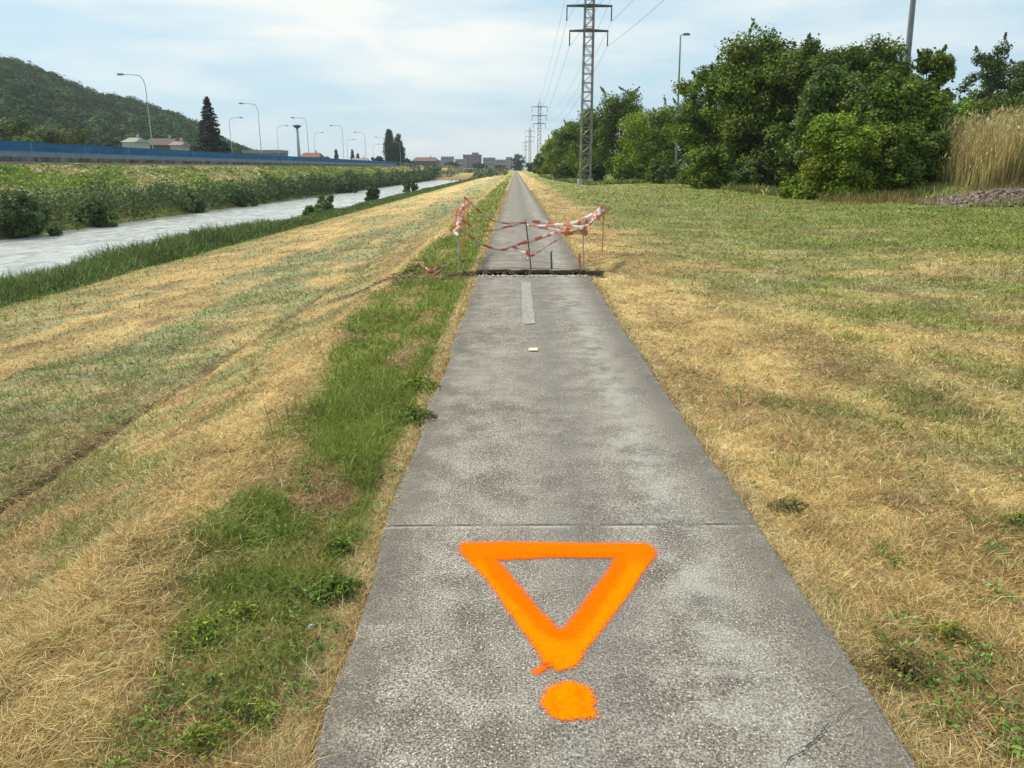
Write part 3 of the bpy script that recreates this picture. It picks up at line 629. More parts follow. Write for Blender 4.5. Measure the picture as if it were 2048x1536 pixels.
def tree(name, x, d, ytop, wpx, label, col, cat='tree', group=None, n=16000, ncl=70, leaf=.30, h0=.06, shape='round', trunk=True, ground=None, seed=0, clr=(.20, .34), asp=1.0, colvar=.22, sprays=0, barkm=None):
    P = at_Y(x, (HOR + ytop) / 2, d); X = float(P[0]); Zb = float(terrain(np.array([X]), np.array([float(d)]))[0]) if ground is None else ground
    dd_ = d * math.cos(PITCH)**2 + 0  # close enough depth scale
    top = at_Y(x, ytop, d)[2]; H = float(top) - Zb; rx = abs(float(at_Y(x + wpx / 2, HOR, d)[0]) - X)
    t = empty(name, (X, d, Zb), label, cat, group)
    n = int(n * 1.75); ncl = int(ncl * 1.25); leaf *= .82; col = tuple(np.array(col) * np.array((1.58, 1.46, .9))); clr = (clr[0] * 1.15, clr[1] * 1.12)
    C, Nn, ci, cen, rad, r = crown_points(n, ncl, rx, rx * asp, H * h0, H, seed * 7 + 13, clr=clr, shape=shape)
    lo = np.clip(C[:, 2], .03, None); C[:, 2] = lo
    if sprays:
        # loose shoots sticking out of the outline
        k = sprays; j = r.choice(len(cen), k, p=(cen[:, 2] ** 2) / (cen[:, 2] ** 2).sum()); dirs = r.normal(size=(k, 3)); dirs[:, 2] = np.abs(dirs[:, 2]) + .5; dirs /= np.linalg.norm(dirs, axis=1, keepdims=True)
        tt = r.random((k, 42, 1)) * 1.0; S = cen[j][:, None] + dirs[:, None] * (rad[j][:, None, None] * (.7 + tt * 1.0)) + r.normal(size=(k, 42, 3)) * .03 * H * .35 * (1.1 - tt)
        S = S.reshape(-1, 3); C = np.concatenate([C, S]); Nn = np.concatenate([Nn, r.normal(size=S.shape)]); ci = np.concatenate([ci, np.repeat(j, 42)])
    cv = r.lognormal(0, colvar, ncl); hue = r.normal(0, .08, ncl)
    base = np.array(col)[None] * cv[ci][:, None] * r.lognormal(0, .25, len(C))[:, None]
    base[:, 0] *= 1 + hue[ci]; base[:, 2] *= 1 - hue[ci] * .5
    leaves_at(C, Nn / np.linalg.norm(Nn, axis=1, keepdims=True), leaf * r.uniform(.6, 1.35, len(C)), np.clip(base, .004, .5), 'crown', M['leaf'], t)
    if trunk:
        mb = MB(); tr_ = max(.05, H * .017); lean = r.normal(0, .03, 2) * H
        pts = [(lean[0] * s * s, lean[1] * s * s, H * .85 * s) for s in np.linspace(0, 1, 6)]
        mb.tube(pts, [tr_ * (1 - .85 * s) * (1.25 if s == 0 else 1) for s in np.linspace(0, 1, 6)], 8)
        for j in r.choice(len(cen), min(12, len(cen)), replace=False):
            c = cen[j]; s0 = min(.8, max(.08, c[2] / H * .6)); a = np.array((lean[0] * s0 * s0, lean[1] * s0 * s0, H * .85 * s0))
            m_ = (a + c) / 2 + np.array((0, 0, .04 * H)); mb.tube([a, m_, c], [tr_ * .5 * (1 - .6 * s0), tr_ * .32, tr_ * .12], 5)
        mb.build('trunk', barkm or M['bark'], t, True)
    return t
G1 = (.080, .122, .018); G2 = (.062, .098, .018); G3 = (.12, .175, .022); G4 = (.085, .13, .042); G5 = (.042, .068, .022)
# big clump on the right
tree('deciduous_tree', 1425, 68, 118, 150, 'dark green tree at the left end of the big clump, tops ragged against the sky', G1, seed=1, n=20000, leaf=.30, shape='hedge', ncl=110, clr=(.14, .28), sprays=26)
tree('deciduous_tree', 1505, 64, 58, 190, 'tallest leafy tree left of the middle of the big clump on the right', G1, seed=2, n=30000, leaf=.30, shape='hedge', ncl=130, clr=(.14, .27), sprays=30)
tree('deciduous_tree', 1610, 60, 66, 170, 'deep green tree in the middle of the big clump with a rounded top', G2, seed=3, n=26000, leaf=.29, shape='hedge', ncl=120, clr=(.14, .27), sprays=14)
tree('deciduous_tree', 1715, 56, 60, 190, 'broad dark crowned tree just left of the leaning concrete pole', G2, seed=4, n=28000, leaf=.28, shape='hedge', ncl=120, clr=(.14, .26), sprays=16)
tree('deciduous_tree', 1665, 50, 120, 150, 'paler bluish green tree with drooping leaves in front of the clump', G4, seed=5, n=20000, leaf=.26, shape='hedge', ncl=90, sprays=10, clr=(.13, .25))
tree('deciduous_tree', 1845, 52, 88, 90, 'loose airy tree with a gappy top right of the leaning pole', G2, seed=6, n=8000, leaf=.27, ncl=60, h0=.2, clr=(.12, .24), sprays=16)
tree('deciduous_tree', 1805, 46, 140, 180, 'mid green tree at the right end of the big clump beside the reeds', G1, seed=7, n=26000, leaf=.25, shape='hedge', ncl=110, clr=(.14, .26), sprays=12)
tree('leafy_bush', 1680, 40, 225, 150, 'bright yellow-green bush spilling out in front of the big clump', G3, cat='bush', seed=8, n=17000, leaf=.2, shape='hedge', ncl=80, h0=0, clr=(.16, .3), sprays=14)
tree('leafy_bush', 1775, 41.5, 238, 150, 'mid green bush right of the bright yellow-green bush', G1, cat='bush', seed=9, n=16000, leaf=.2, shape='hedge', ncl=80, h0=0, clr=(.16, .3), sprays=10)
tree('leafy_bush', 1858, 42, 262, 90, 'dark low bush at the left edge of the tall dry reeds', G2, cat='bush', seed=10, n=9000, leaf=.2, shape='hedge', ncl=50, h0=0, sprays=5)
tree('leafy_bush', 1590, 41.5, 352, 70, 'small low bush at the foot of the clump left of the bright bush', G3, cat='bush', seed=11, n=4500, leaf=.17, shape='hedge', ncl=30, h0=0, trunk=False)
tree('leafy_bush', 1420, 62, 292, 90, 'low green bush at the left foot of the big clump', G1, cat='bush', seed=12, n=9000, leaf=.24, shape='hedge', ncl=50, h0=0, sprays=6)
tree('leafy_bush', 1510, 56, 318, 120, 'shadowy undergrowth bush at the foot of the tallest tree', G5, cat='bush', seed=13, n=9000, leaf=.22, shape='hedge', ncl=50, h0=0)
# trees behind the reeds
tree('deciduous_tree', 1985, 84, 92, 130, 'dark gappy tree behind the reeds at the right edge', G5, seed=14, n=13000, leaf=.34, ncl=80, h0=.12, sprays=22, clr=(.12, .22))
tree('deciduous_tree', 2075, 80, 98, 140, 'dark tree cut off by the right edge of the photo', G5, seed=15, n=14000, leaf=.34, ncl=80, h0=.1, sprays=20, clr=(.12, .24))
tree('deciduous_tree', 1925, 62, 196, 110, 'low rounded tree filling the gap between the clump and the reeds', G1, seed=16, n=12000, leaf=.28, shape='hedge', ncl=70)
tree('leafy_bush', 2020, 60, 185, 150, 'bush showing just above the tops of the dry reeds', G1, cat='bush', seed=17, n=12000, leaf=.28, shape='hedge', ncl=70)
# left part of the tree line, behind the pylon
for i, (x, d, yt, w, c, lab) in enumerate([
    (1345, 92, 202, 125, G1, 'rounded tree directly left of the big clump'),
    (1288, 98, 204, 135, G3, 'lighter green tree between the pylon and the big clump'),
    (1238, 104, 170, 130, G2, 'tall tree with a pointed top just right of the near pylon'),
    (1192, 112, 205, 120, G1, 'tree right behind the foot of the near pylon'),
    (1158, 135, 222, 100, G2, 'tree just left of and behind the near pylon'),
    (1132, 160, 248, 84, G1, 'second tree left of the near pylon in the receding row'),
    (1112, 195, 270, 68, G3, 'third tree left of the near pylon in the receding row'),
    (1094, 240, 288, 54, G2, 'small looking far tree near the end of the receding row'),
    (1080, 300, 309, 34, G1, 'farthest low tree where the row meets the path'),
    (1066, 420, 324, 40, G5, 'dark shrubby end of the tree row beside the path end')]):
    tree('deciduous_tree', x, d, yt, w, lab, c, seed=30 + i, n=11000 if d < 200 else 5000, leaf=.32 if d < 120 else (.45 if d < 200 else .8), shape='hedge', ncl=60, clr=(.16, .3), sprays=14 if d < 130 else 4)
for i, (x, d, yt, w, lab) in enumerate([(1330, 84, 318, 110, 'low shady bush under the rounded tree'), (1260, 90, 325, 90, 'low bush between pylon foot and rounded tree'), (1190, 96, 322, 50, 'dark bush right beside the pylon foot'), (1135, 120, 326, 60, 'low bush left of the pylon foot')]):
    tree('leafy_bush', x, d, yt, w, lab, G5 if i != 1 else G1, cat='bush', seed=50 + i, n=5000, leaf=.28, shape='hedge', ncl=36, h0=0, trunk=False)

# tall dry reeds on the mound, leaning stems with feathery plumes
n = 26000; X = rng.uniform(21.6, 42, n); Y = 37.6 + (X - 20) * .10 + rng.random(n) ** 1.4 * 9; z = terrain(X, Y)
edge = sst(21.3, 24.2, X + (fbm(X, Y, 5) - .5) * 1.5); ok = rng.random(n) < .3 + .7 * edge; X, Y, z, edge = X[ok], Y[ok], z[ok], edge[ok]; n = len(X)
mix = fbm(X * 1.2, Y * 1.2, 9); c = np.where((rng.random(n) < .16 + .2 * (mix > .55))[:, None], np.array((.19, .22, .06)), np.array((.58, .45, .20))) * rng.lognormal(-.1, .4, n)[:, None]
blades('tall_reeds', np.stack([X, Y, z], -1), (1.1 + 1.7 * edge * (.55 + .8 * fbm(X * .9, Y * .9, 77))) * rng.uniform(.5, 1.15, n), rng.uniform(.015, .035, n), np.abs(rng.normal(.04, .13, n)), rng.random(n) * 6.28, c, bend=.22, label='stand of tall straw-coloured reeds on the mound at the right edge')
# plumes
nz = rng.choice(n, 5200, replace=False); hp_ = (1.1 + 1.7 * edge[nz] * (.55 + .8 * fbm(X[nz] * .9, Y[nz] * .9, 77))) * rng.uniform(.75, 1.08, len(nz))
blades('reed_plumes', np.stack([X[nz] + rng.normal(0, .1, len(nz)), Y[nz] + rng.normal(0, .1, len(nz)), z[nz] + hp_ * .93], -1), rng.uniform(.14, .32, len(nz)), rng.uniform(.03, .07, len(nz)), rng.uniform(.1, .8, len(nz)), rng.random(len(nz)) * 6.28, np.clip(np.array((.56, .43, .22)) * rng.lognormal(0, .25, len(nz))[:, None], 0, .8), label='feathery straw plumes on top of the reeds')
# rusty weeds before the reeds
n = 3600; X = rng.uniform(14.5, 25, n); Y = 36.4 + rng.normal(0, 1.1, n) + (X - 16) * .05; ok = fbm(X * .8, Y * .8, 55) > .47; X, Y = X[ok], Y[ok]; n = len(X); z = terrain(X, Y)
c = np.where((rng.random(n) < .4)[:, None], np.array((.16, .17, .05)), np.array((.36, .23, .10))) * rng.lognormal(0, .3, n)[:, None]
blades('rough_grass', np.stack([X, Y, z], -1), rng.uniform(.15, .8, n) * (.4 + fbm(X * 1.5, Y * 1.5, 3)), rng.uniform(.015, .03, n), rng.uniform(0, .6, n), rng.random(n) * 6.28, c, label='rough dry weeds at the foot of the bushes and the reeds')

n = 1500; X = rng.uniform(18, 30, n); Y = 31.9 + rng.normal(0, .45, n) + (rng.random(n) < .3) * rng.uniform(0, 3, n); ok = fbm(X * .9, Y * .9, 59) > .5; X, Y = X[ok], Y[ok]; n = len(X)
c = np.where((rng.random(n) < .5)[:, None], np.array((.2, .24, .06)), np.array((.45, .33, .15))) * rng.lognormal(0, .3, n)[:, None]
blades('heap_weeds', np.stack([X, Y, terrain(X, Y) + .05], -1), rng.uniform(.2, .6, n), rng.uniform(.015, .03, n), rng.uniform(0, .6, n), rng.random(n) * 6.28, c, label='green and dry weeds growing over the foot of the gravel heap')
hx = np.array([(1900, 398), (1700, 402), (1560, 392), (1480, 384), (1390, 370), (1290, 366), (1180, 366), (1110, 357), (1080, 351)], float)
hp3 = np.array([at_z(a, b, .12) for a, b in hx]); seg_ = rng.integers(0, len(hx) - 1, 16000); t_ = rng.random(16000); q = hp3[seg_] * (1 - t_[:, None]) + hp3[seg_ + 1] * t_[:, None]
X = q[:, 0] + np.abs(rng.normal(0, .9, 16000)) - .3; Y = q[:, 1] + rng.normal(0, .7, 16000); ok = fbm(X * .7, Y * .5, 63) > .42; X, Y = X[ok], Y[ok]; n = len(X); d = np.hypot(X, Y)
c = np.where((rng.random(n) < .3)[:, None], np.array((.40, .31, .14)), np.array((.14, .19, .05))) * rng.lognormal(0, .35, n)[:, None]
blades('hedge_foot_grass', np.stack([X, Y, terrain(X, Y)], -1), rng.uniform(.15, .75, n) * (.4 + fbm(X, Y, 7)), np.maximum(.012, d * .0009), rng.uniform(0, .7, n), rng.random(n) * 6.28, c, label='uncut grass and weeds along the foot of the tree row')
# gravel heap: a low mound covered in stones
M['gravel'] = mat('mixed_gravel', attr=True, rough=.85)
def stones(name, X, Y, Z, S, cols, label, m=None):
    n = len(X); base = np.array([(1, 0, 0), (-1, 0, 0), (0, 1, 0), (0, -1, 0), (0, 0, 1), (0, 0, -1)], float)
    Fb = np.array([(0, 2, 4), (2, 1, 4), (1, 3, 4), (3, 0, 4), (2, 0, 5), (1, 2, 5), (3, 1, 5), (0, 3, 5)])
    V = base[None] * (S[:, None, None] * rng.uniform(.55, 1.2, (n, 6, 1))) * np.array((1, 1, .7)) + rng.normal(0, .12, (n, 6, 3)) * S[:, None, None]
    a = rng.random(n) * 6.28; ca, sa = np.cos(a)[:, None], np.sin(a)[:, None]
    V = np.stack([V[..., 0] * ca - V[..., 1] * sa, V[..., 0] * sa + V[..., 1] * ca, V[..., 2]], -1) + np.stack([X, Y, Z], -1)[:, None]
    F = (Fb[None] + (np.arange(n) * 6)[:, None, None]).reshape(-1, 3)
    return tag(new_mesh(name, V.reshape(-1, 3), F, m or M['gravel'], cols=np.repeat(cols[:, None], 6, 1).reshape(-1, 3)), label, kind='stuff')
n = 5200; X = rng.uniform(17.8, 29.5, n); v = rng.random(n); Y = 31.6 + v * 4.2 + (X - 18) * .02
hg = .5 * np.sin(np.pi * np.clip(v * .75 + .05, 0, 1)) * sst(17.9, 21, X) + .02
# heap surface
xs = np.linspace(17.4, 30, 60); vs = np.linspace(0, 1, 24); A, V_ = np.meshgrid(xs, vs, indexing='ij'); B = 31.6 + V_ * 4.2 + (A - 18) * .02
hz_ = .5 * np.sin(np.pi * np.clip(V_ * .75 + .05, 0, 1)) * sst(17.9, 21, A) - .03 + (fbm(A * 2, B * 2, 4) - .5) * .1
idx = np.arange(A.size).reshape(A.shape); F = np.stack([idx[:-1, :-1], idx[1:, :-1], idx[1:, 1:], idx[:-1, 1:]], -1).reshape(-1, 4)
hp = new_mesh('gravel_heap', np.stack([A, B, terrain(A, B) + hz_], -1).reshape(-1, 3), F, mat('heap_gravel', (.12, .09, .07), .95, var=.5, vscale=14, bump=1, bscale=20), smooth=True)
tag(hp, 'low heap of purplish grey gravel at the foot of the reeds', 'gravel heap')
gc = np.array((.145, .108, .085)) * rng.lognormal(0, .55, n)[:, None]
o = stones('stones', X, Y, terrain(X, Y) + hg, rng.uniform(.04, .12, n), np.clip(gc, .03, .75), None); o.parent = hp

# ------------------------------------------------------------------ near bank vegetation (rank grass before the water)
n = 120000; Y = 8 + 330 * rng.random(n) ** 2.3; X = rng.uniform(-17.3, -13.3, n) - .4 * (fbm(Y * .4, Y * 0, 3) - .5) ; z = terrain(X, Y)
d = np.hypot(X, Y); c = np.where((rng.random(n) < .12)[:, None], np.array((.33, .30, .13)), np.array((.115, .170, .05))) * rng.lognormal(0, .32, n)[:, None] * (.75 + .6 * fbm(X * .6, Y * .3, 7))[:, None]
hh = (1 - .5 * sst(28, 80, Y)) * (.34 + .95 * fbm(X * .5, Y * .25, 5) ** 1.3) * sst(-13.1, -14.8, X) + .05
blades('bank_grass', np.stack([X, Y, z], -1), hh * rng.uniform(.5, 1.35, n), np.maximum(.012, d * .0011) * rng.uniform(.7, 1.4, n), rng.uniform(0, .55, n), rng.random(n) * 6.28, c, label='rank green grass along the near river bank')
# far bank vegetation
n = 250000; v = rng.random(n) ** 1.2; Y = 22 + 330 * rng.random(n) ** 1.9; X = -33.0 - v * 12.7; z = terrain(X, Y)
low = sst(-37.5, -34, X); n1 = fbm(X * .35, Y * .16, 15); n2 = fbm(X * .9, Y * .45, 19); d = np.hypot(X, Y)
n1 = fbm(X * .22, Y * .09, 15); c = lerp(np.ones((n, 3)) * np.array((.27, .33, .055)), np.ones((n, 3)) * np.array((.50, .44, .18)), sst(.44, .54, n1) * (1 - low)); c = lerp(c, np.ones((n, 3)) * np.array((.11, .19, .03)), sst(.56, .7, n2) * .7); c = lerp(c, np.ones((n, 3)) * np.array((.068, .108, .036)), low * .9)
c *= rng.lognormal(0, .25, n)[:, None]
lump = (.25 + 1.5 * n2 ** 1.5) * (.45 + 2.5 * low) * (1 - .8 * sst(.86, .97, v)); hz2 = lump * rng.random(n) ** .5
Nn = rng.normal(size=(n, 3)) * .5 + np.array((.35, -.1, .6)); Nn /= np.linalg.norm(Nn, axis=1, keepdims=True)
tag(leaves_at(np.stack([X + rng.normal(0, .2, n), Y, z + hz2], -1), Nn, np.maximum(.16, d * .0036) * rng.uniform(.6, 1.4, n), c, 'bank_undergrowth', M['leaf'], aspect=.5), 'tangled green and straw undergrowth covering the far river bank', kind='stuff')
# single bushes along the water
def bush_at(x, y, zg, wpx, hpx, lab, col, seed, n=6000, leaf=.16):
    P = at_z(x, y, zg); d = float(P[1]); tree('leafy_bush', x, d, y - hpx, wpx, lab, col, cat='bush', seed=seed, n=n, leaf=leaf, shape='hedge', ncl=34, h0=0, trunk=False, ground=zg, clr=(.2, .36), sprays=6)
bush_at(622, 442, -2.3, 70, 34, 'spiky green bush on the near bank where the river first narrows', (.07, .13, .03), 61, 6000, .2)
bush_at(650, 424, -2.6, 44, 36, 'sparse reedy bush standing at the water edge behind the spiky one', (.06, .10, .035), 62, 2500, .2)
bush_at(742, 402, -2.7, 30, 32, 'small dark round bush standing in front of the water', (.035, .065, .025), 63, 5000, .28)
bush_at(820, 383, -2.7, 36, 24, 'far rounded grey-green bush at the water edge', (.06, .10, .045), 64, 5000, .4)
for i, (x, y, w, h, lab) in enumerate([(30, 472, 170, 92, 'large dark bush at the far water edge by the left border'), (190, 452, 90, 50, 'dark bush right of the large one on the far water edge'), (470, 412, 110, 38, 'dark rounded bush midway along the far water edge'), (370, 424, 80, 36, 'low dark bush on the far water edge near the middle'), (690, 385, 80, 24, 'last dark bush on the far bank before the river narrows')]):
    bush_at(x, y, -2.75, w, h, lab, (.045, .075, .032), 70 + i, 9000 if i == 0 else 5000, .2 if i < 3 else .35)

# ------------------------------------------------------------------ weeds and the white stone by the path
def weed(x, y, r, h, col, label, n=420, leaf=.05):
    leaf *= .52; n = int(n * 2.3); col = (col[0] * 1.9, col[1] * 1.25, col[2] * .7)
    P = at_z(x, y, -.04); X, Y = float(P[0]), float(P[1]); z = float(terrain(np.array([X]), np.array([Y]))[0])
    t = empty('weed_plant', (X, Y, z), label, 'weed')
    q = rng.random(n) ** .8; a = rng.random(n) * 6.28; lob = .55 + .75 * vnoise(a / 6.283 * 7 + x, a * 0 + y, 9); lob = np.where(a > 6.0, lob.mean(), lob); q1 = q * lob
    keep_ = vnoise(q1 * r * np.cos(a) * 38 + x, q1 * r * np.sin(a) * 38, 19) > .36; q, q1, a = q[keep_], q1[keep_], a[keep_]; n = len(a)
    zz = h * 1.5 * (1 - .75 * np.minimum(q1, 1) ** 1.2) * rng.random(n) ** .6
    C = np.stack([q1 * r * 1.25 * np.cos(a), q1 * r * np.sin(a) * 1.0, zz + .008], -1)
    Nn = np.stack([np.cos(a) * .35, np.sin(a) * .35, np.ones(n) * .8], -1) + rng.normal(0, .35, (n, 3)); Nn /= np.linalg.norm(Nn, axis=1, keepdims=True)
    leaves_at(C, Nn, leaf * rng.uniform(.5, 1.4, n), np.array(col) * rng.lognormal(0, .35, n)[:, None], 'leaves', M['leaf'], t, aspect=.34)
    mb = MB()
    for k in range(14):
        a = k * .45 + rng.random() * .4; e = (r * .8 * math.cos(a) * rng.random(), r * .7 * math.sin(a) * rng.random(), h * .8); mb.tube([(0, 0, 0), (e[0] * .5, e[1] * .5, h * .5), e], [.003, .002, .001], 4)
    mb.build('stems', mat('weed_stem', (.14, .17, .06), .8), t)
weed(672, 1195, .11, .06, (.055, .12, .022), 'dark green leafy weed hugging the left path edge beside the triangle', 650)
weed(678, 1110, .075, .05, (.06, .13, .025), 'smaller green weed above the dark one on the left edge', 380)
weed(838, 782, .15, .09, (.075, .16, .022), 'bushy green tuft leaning onto the left path edge midway', 700, .055)
weed(826, 845, .15, .08, (.06, .13, .022), 'second green tuft just nearer along the left path edge', 650, .055)
weed(1795, 1352, .15, .05, (.085, .10, .055), 'dark grey-green flat weed right of the path near the bottom', 900, .035)
weed(1578, 1022, .09, .035, (.075, .09, .055), 'small dark flat weed at the right path edge level with the slab joint', 380, .035)
weed(1900, 1285, .07, .05, (.10, .155, .04), 'light green weed in the straw above the dark flat one', 260, .035)
weed(400, 1275, .12, .06, (.10, .18, .035), 'light green leafy weed in brown ground at lower left', 420, .04)
weed(480, 1235, .09, .05, (.11, .19, .04), 'pale green weed right next to the lower left one', 300, .04)
weed(500, 1450, .09, .06, (.08, .16, .03), 'green weed near the bottom edge left of the path', 360, .035)
weed(400, 1500, .10, .05, (.09, .17, .03), 'bottom left green weed cut close to the frame', 360, .035)
weed(2035, 1050, .10, .05, (.08, .14, .03), 'green weed at the right border level with the triangle top', 260, .045)
def herbs(n, label):
    X, Y, z = scatter_px(n, 620, 1720, -200, 2300); g = fbm(X * 3.6, Y * 3.2, 121); strip = (X > np.interp(Y, [1.5, 3.5, 7, 12], [-1.15, -1.4, -1.7, -1.9])) & (X < -.66)
    ok = (strip & (g > .49)) | ((X > 1.3) & (g > .63) & (Y < 9)); X, Y, z = X[ok], Y[ok], z[ok]; k = 9; n = len(X)
    ci = np.repeat(np.arange(n), k); a = rng.random(n * k) * 6.28; rr = rng.uniform(.008, .045, n * k)
    C = np.stack([X[ci] + rr * np.cos(a), Y[ci] + rr * np.sin(a), z[ci] + rng.uniform(.008, .05, n * k)], -1)
    Nn = np.stack([np.cos(a) * .5, np.sin(a) * .5, np.full(n * k, .8)], -1) + rng.normal(0, .3, (n * k, 3)); Nn /= np.linalg.norm(Nn, axis=1, keepdims=True)
    c = np.array((.13, .20, .035)) * rng.lognormal(0, .25, n)[ci][:, None] * rng.lognormal(0, .3, n * k)[:, None]
    tag(leaves_at(C, Nn, rng.uniform(.012, .030, n * k) * (1 + .05 * np.hypot(X, Y)[ci]), c, 'small_herbs', M['leaf'], aspect=.36), label, kind='stuff')
herbs(6500, 'small broad-leaved herbs scattered through the grass')
def stone_thing(x, y, s, col, label, zb=-.04, name='stone'):
    P = at_z(x, y, zb); import bmesh
    bm = bmesh.new(); bmesh.ops.create_icosphere(bm, subdivisions=3, radius=1)
    for v in bm.verts:
        k = 1 + .22 * (float(fbm(np.array([v.co.x * 1.7 + x]), np.array([v.co.y * 1.7 + v.co.z * 2.1]), 5, 3)[0]) - .5) * 2
        v.co = Vector((v.co.x * s * k, v.co.y * s * .75 * k, v.co.z * s * .6 * k))
    me = bpy.data.meshes.new(name); bm.to_mesh(me); bm.free(); me.materials.append(mat('stone_' + str(x), col, .9, var=.2, vscale=25, bump=.3))
    o = bpy.data.objects.new(name, me); COL.objects.link(o); o.location = (P[0], P[1], float(terrain(P[0:1], P[1:2])[0]) + s * .45); o.rotation_euler = (0, 0, random.random() * 3)
    return tag(o, label, 'stone')
stone_thing(622, 1262, .021, (.62, .60, .54), 'small white stone by the left path edge below the dark weed')
stone_thing(488, 940, .012, (.62, .52, .45), 'pale pebble in the straw left of the green strip')
stone_thing(2042, 1045, .02, (.5, .46, .42), 'pale pebble at the right border')

# ------------------------------------------------------------------ trench rubble
n = 900; X = rng.uniform(-1.05, 1.42, n); side = rng.random(n); Y = np.where(side < .6, TR0 - .10 + rng.normal(0, .07, n), TR0 + .1 + rng.random(n) * .75); z = terrain(X, Y) + .0
onp = (Y < TR0 - .06) & (X > -.58) & (X < 1.13); z = np.where(onp, .006, z); Y = np.where(onp, Y, np.maximum(Y, TR0 + .05))
stones('rubble', X, Y, z, np.where(onp, rng.uniform(.008, .028, n), rng.uniform(.012, .036, n)), np.clip(np.where(onp[:, None], np.array((.48, .43, .36)), np.array((.13, .095, .07))) * rng.lognormal(0, .35, n)[:, None], .05, .6), 'broken concrete rubble and soil along the trench cut across the path')
n = 340; X = rng.uniform(-.60, 1.15, n); Y = TR1 - .0 - np.abs(rng.normal(0, .035, n)); z = -.045 - .25 * rng.random(n) ** 1.1
stones('clods', X, Y, z, rng.uniform(.012, .034, n), np.clip(np.array((.17, .125, .088)) * rng.lognormal(0, .4, n)[:, None], .04, .6), 'crumbling earth clods hanging on the far wall of the trench')
n = 300; X = rng.uniform(-3.2, -.75, n); Y = 12.62 - (X + 1) * .12 * -1 * -1 + rng.normal(0, .16, n); z = terrain(X, Y)
stones('spoil', X, Y, z + .01, rng.uniform(.012, .05, n) * np.where(X > -1.3, 1.5, .6), np.clip(np.array((.22, .155, .10)) * rng.lognormal(0, .3, n)[:, None], .05, .5), 'brown clods of dug earth trailing left from the trench')

# ------------------------------------------------------------------ stakes, tapes, netting
def stake(x, ytop, Y, r, m, label, lean=(0, 0), cap=None, name='marker_stake', xb=None):
    P = at_Y(x if xb is None else xb, 500, Y); T = at_Y(x, ytop, Y); X = float(P[0]); z = float(terrain(np.array([X]), np.array([Y]))[0])
    if -.6 < X < 1.15 and not (TR0 < Y < TR1): z = 0
    top = (float(T[0]) - X, lean[1], float(T[2]) - z)
    o = empty(name, (X, Y, z), label, 'stake', None)
    mb = MB(); pts = [np.array(top) * s + np.array((math.sin(s * 5) * .006, 0, -.12 * (1 - s))) for s in np.linspace(0, 1, 7)]; mb.tube(pts, [r] * 6 + [r * .8], 8); mb.build('shaft', m, o, True)
    if cap:
        mb = MB(); mb.tube([np.array(top) + (0, 0, -.03), np.array(top) + (0, 0, .012)], [r * 1.7, r * 1.5], 8); mb.build('cap', cap, o)
    return np.array((X + top[0], Y + top[1], z + top[2]))
YA, YB = 13.25, 16.2
S1 = stake(917, 452, YA, .012, M['wood'], 'thin pale stake at the near left corner of the barrier', xb=916)
S2 = stake(1052, 438, TR1 + .04, .011, M['rust'], 'rusty reinforcing bar in the middle of the path behind the trench', xb=1063)
S3 = stake(1103, 500, TR1 + .10, .016, M['darksteel'], 'short grey stub post wrapped in white tape right of the rusty bar', cap=M['tapewhite'])
S4 = stake(1168, 450, YA, .011, M['wood'], 'thin pale stake at the near right corner of the barrier', xb=1166)
S5 = stake(1208, 404, YB, .013, M['net'], 'orange tipped stake at the far right corner of the barrier', xb=1204)
S6 = stake(929, 393, YB, .013, M['net'], 'orange tipped stake at the far left corner of the barrier', xb=926)
S7 = stake(1160, 506, YA - .05, .022, M['net'], 'short fat orange peg at the right end of the trench')
def tape(P, label, w=.065, twist=2.0, phase=0.0, seg=.16, crumple=.012, drop=None, first=0):
    """hazard tape through 3D points: striped ribbon, twisted, sagging"""
    P = [np.array(p, float) for p in P]; Q = []
    for i in range(len(P) - 1):
        a, b = P[i], P[i + 1]; p0 = P[i - 1] if i else 2 * a - b; p3 = P[i + 2] if i + 2 < len(P) else 2 * b - a
        k = max(4, int(np.linalg.norm(b - a) / .05))
        for t in np.arange(k) / k: Q.append(.5 * ((2 * a) + (-p0 + b) * t + (2 * p0 - 5 * a + 4 * b - p3) * t * t + (-p0 + 3 * a - 3 * b + p3) * t ** 3))
    Q.append(P[-1]); Q = np.array(Q); m = len(Q); s = np.concatenate([[0], np.cumsum(np.linalg.norm(np.diff(Q, axis=0), axis=1))])
    V = []
    for i in range(m):
        T = Q[min(i + 1, m - 1)] - Q[max(i - 1, 0)]; T /= np.linalg.norm(T) + 1e-9
        up = np.array((0, 0, 1.)) - T[2] * T; up /= np.linalg.norm(up) + 1e-9; sd_ = np.cross(T, up)
        a = phase + math.sin(s[i] * 1.7 + phase) * twist + rng.normal(0, .06); ww = w * (.65 + .35 * abs(math.cos(s[i] * 2.1 + phase))); a = .9 * a / max(1, abs(a) / 1.15)
        o_ = up * math.cos(a) + sd_ * math.sin(a); j = rng.normal(0, crumple * .3, 3); V += [Q[i] + o_ * ww / 2 + j, Q[i] - o_ * ww / 2 + j]
    F = [(2 * i, 2 * i + 1, 2 * i + 3, 2 * i + 2) for i in range(m - 1)]; mi = [(int(s[i] / seg) + first) % 2 for i in range(m - 1)]
    o = new_mesh('barrier_tape', np.array(V), F, None, mats=[M['tapered'], M['tapewhite']], mi=mi, smooth=True)
    sol = o.modifiers.new('thickness', 'SOLIDIFY'); sol.thickness = .001
    return tag(o, label, 'hazard tape')
def px(x, y, Y): p = at_Y(x, y, Y); return (float(p[0]), float(Y), float(p[2]))
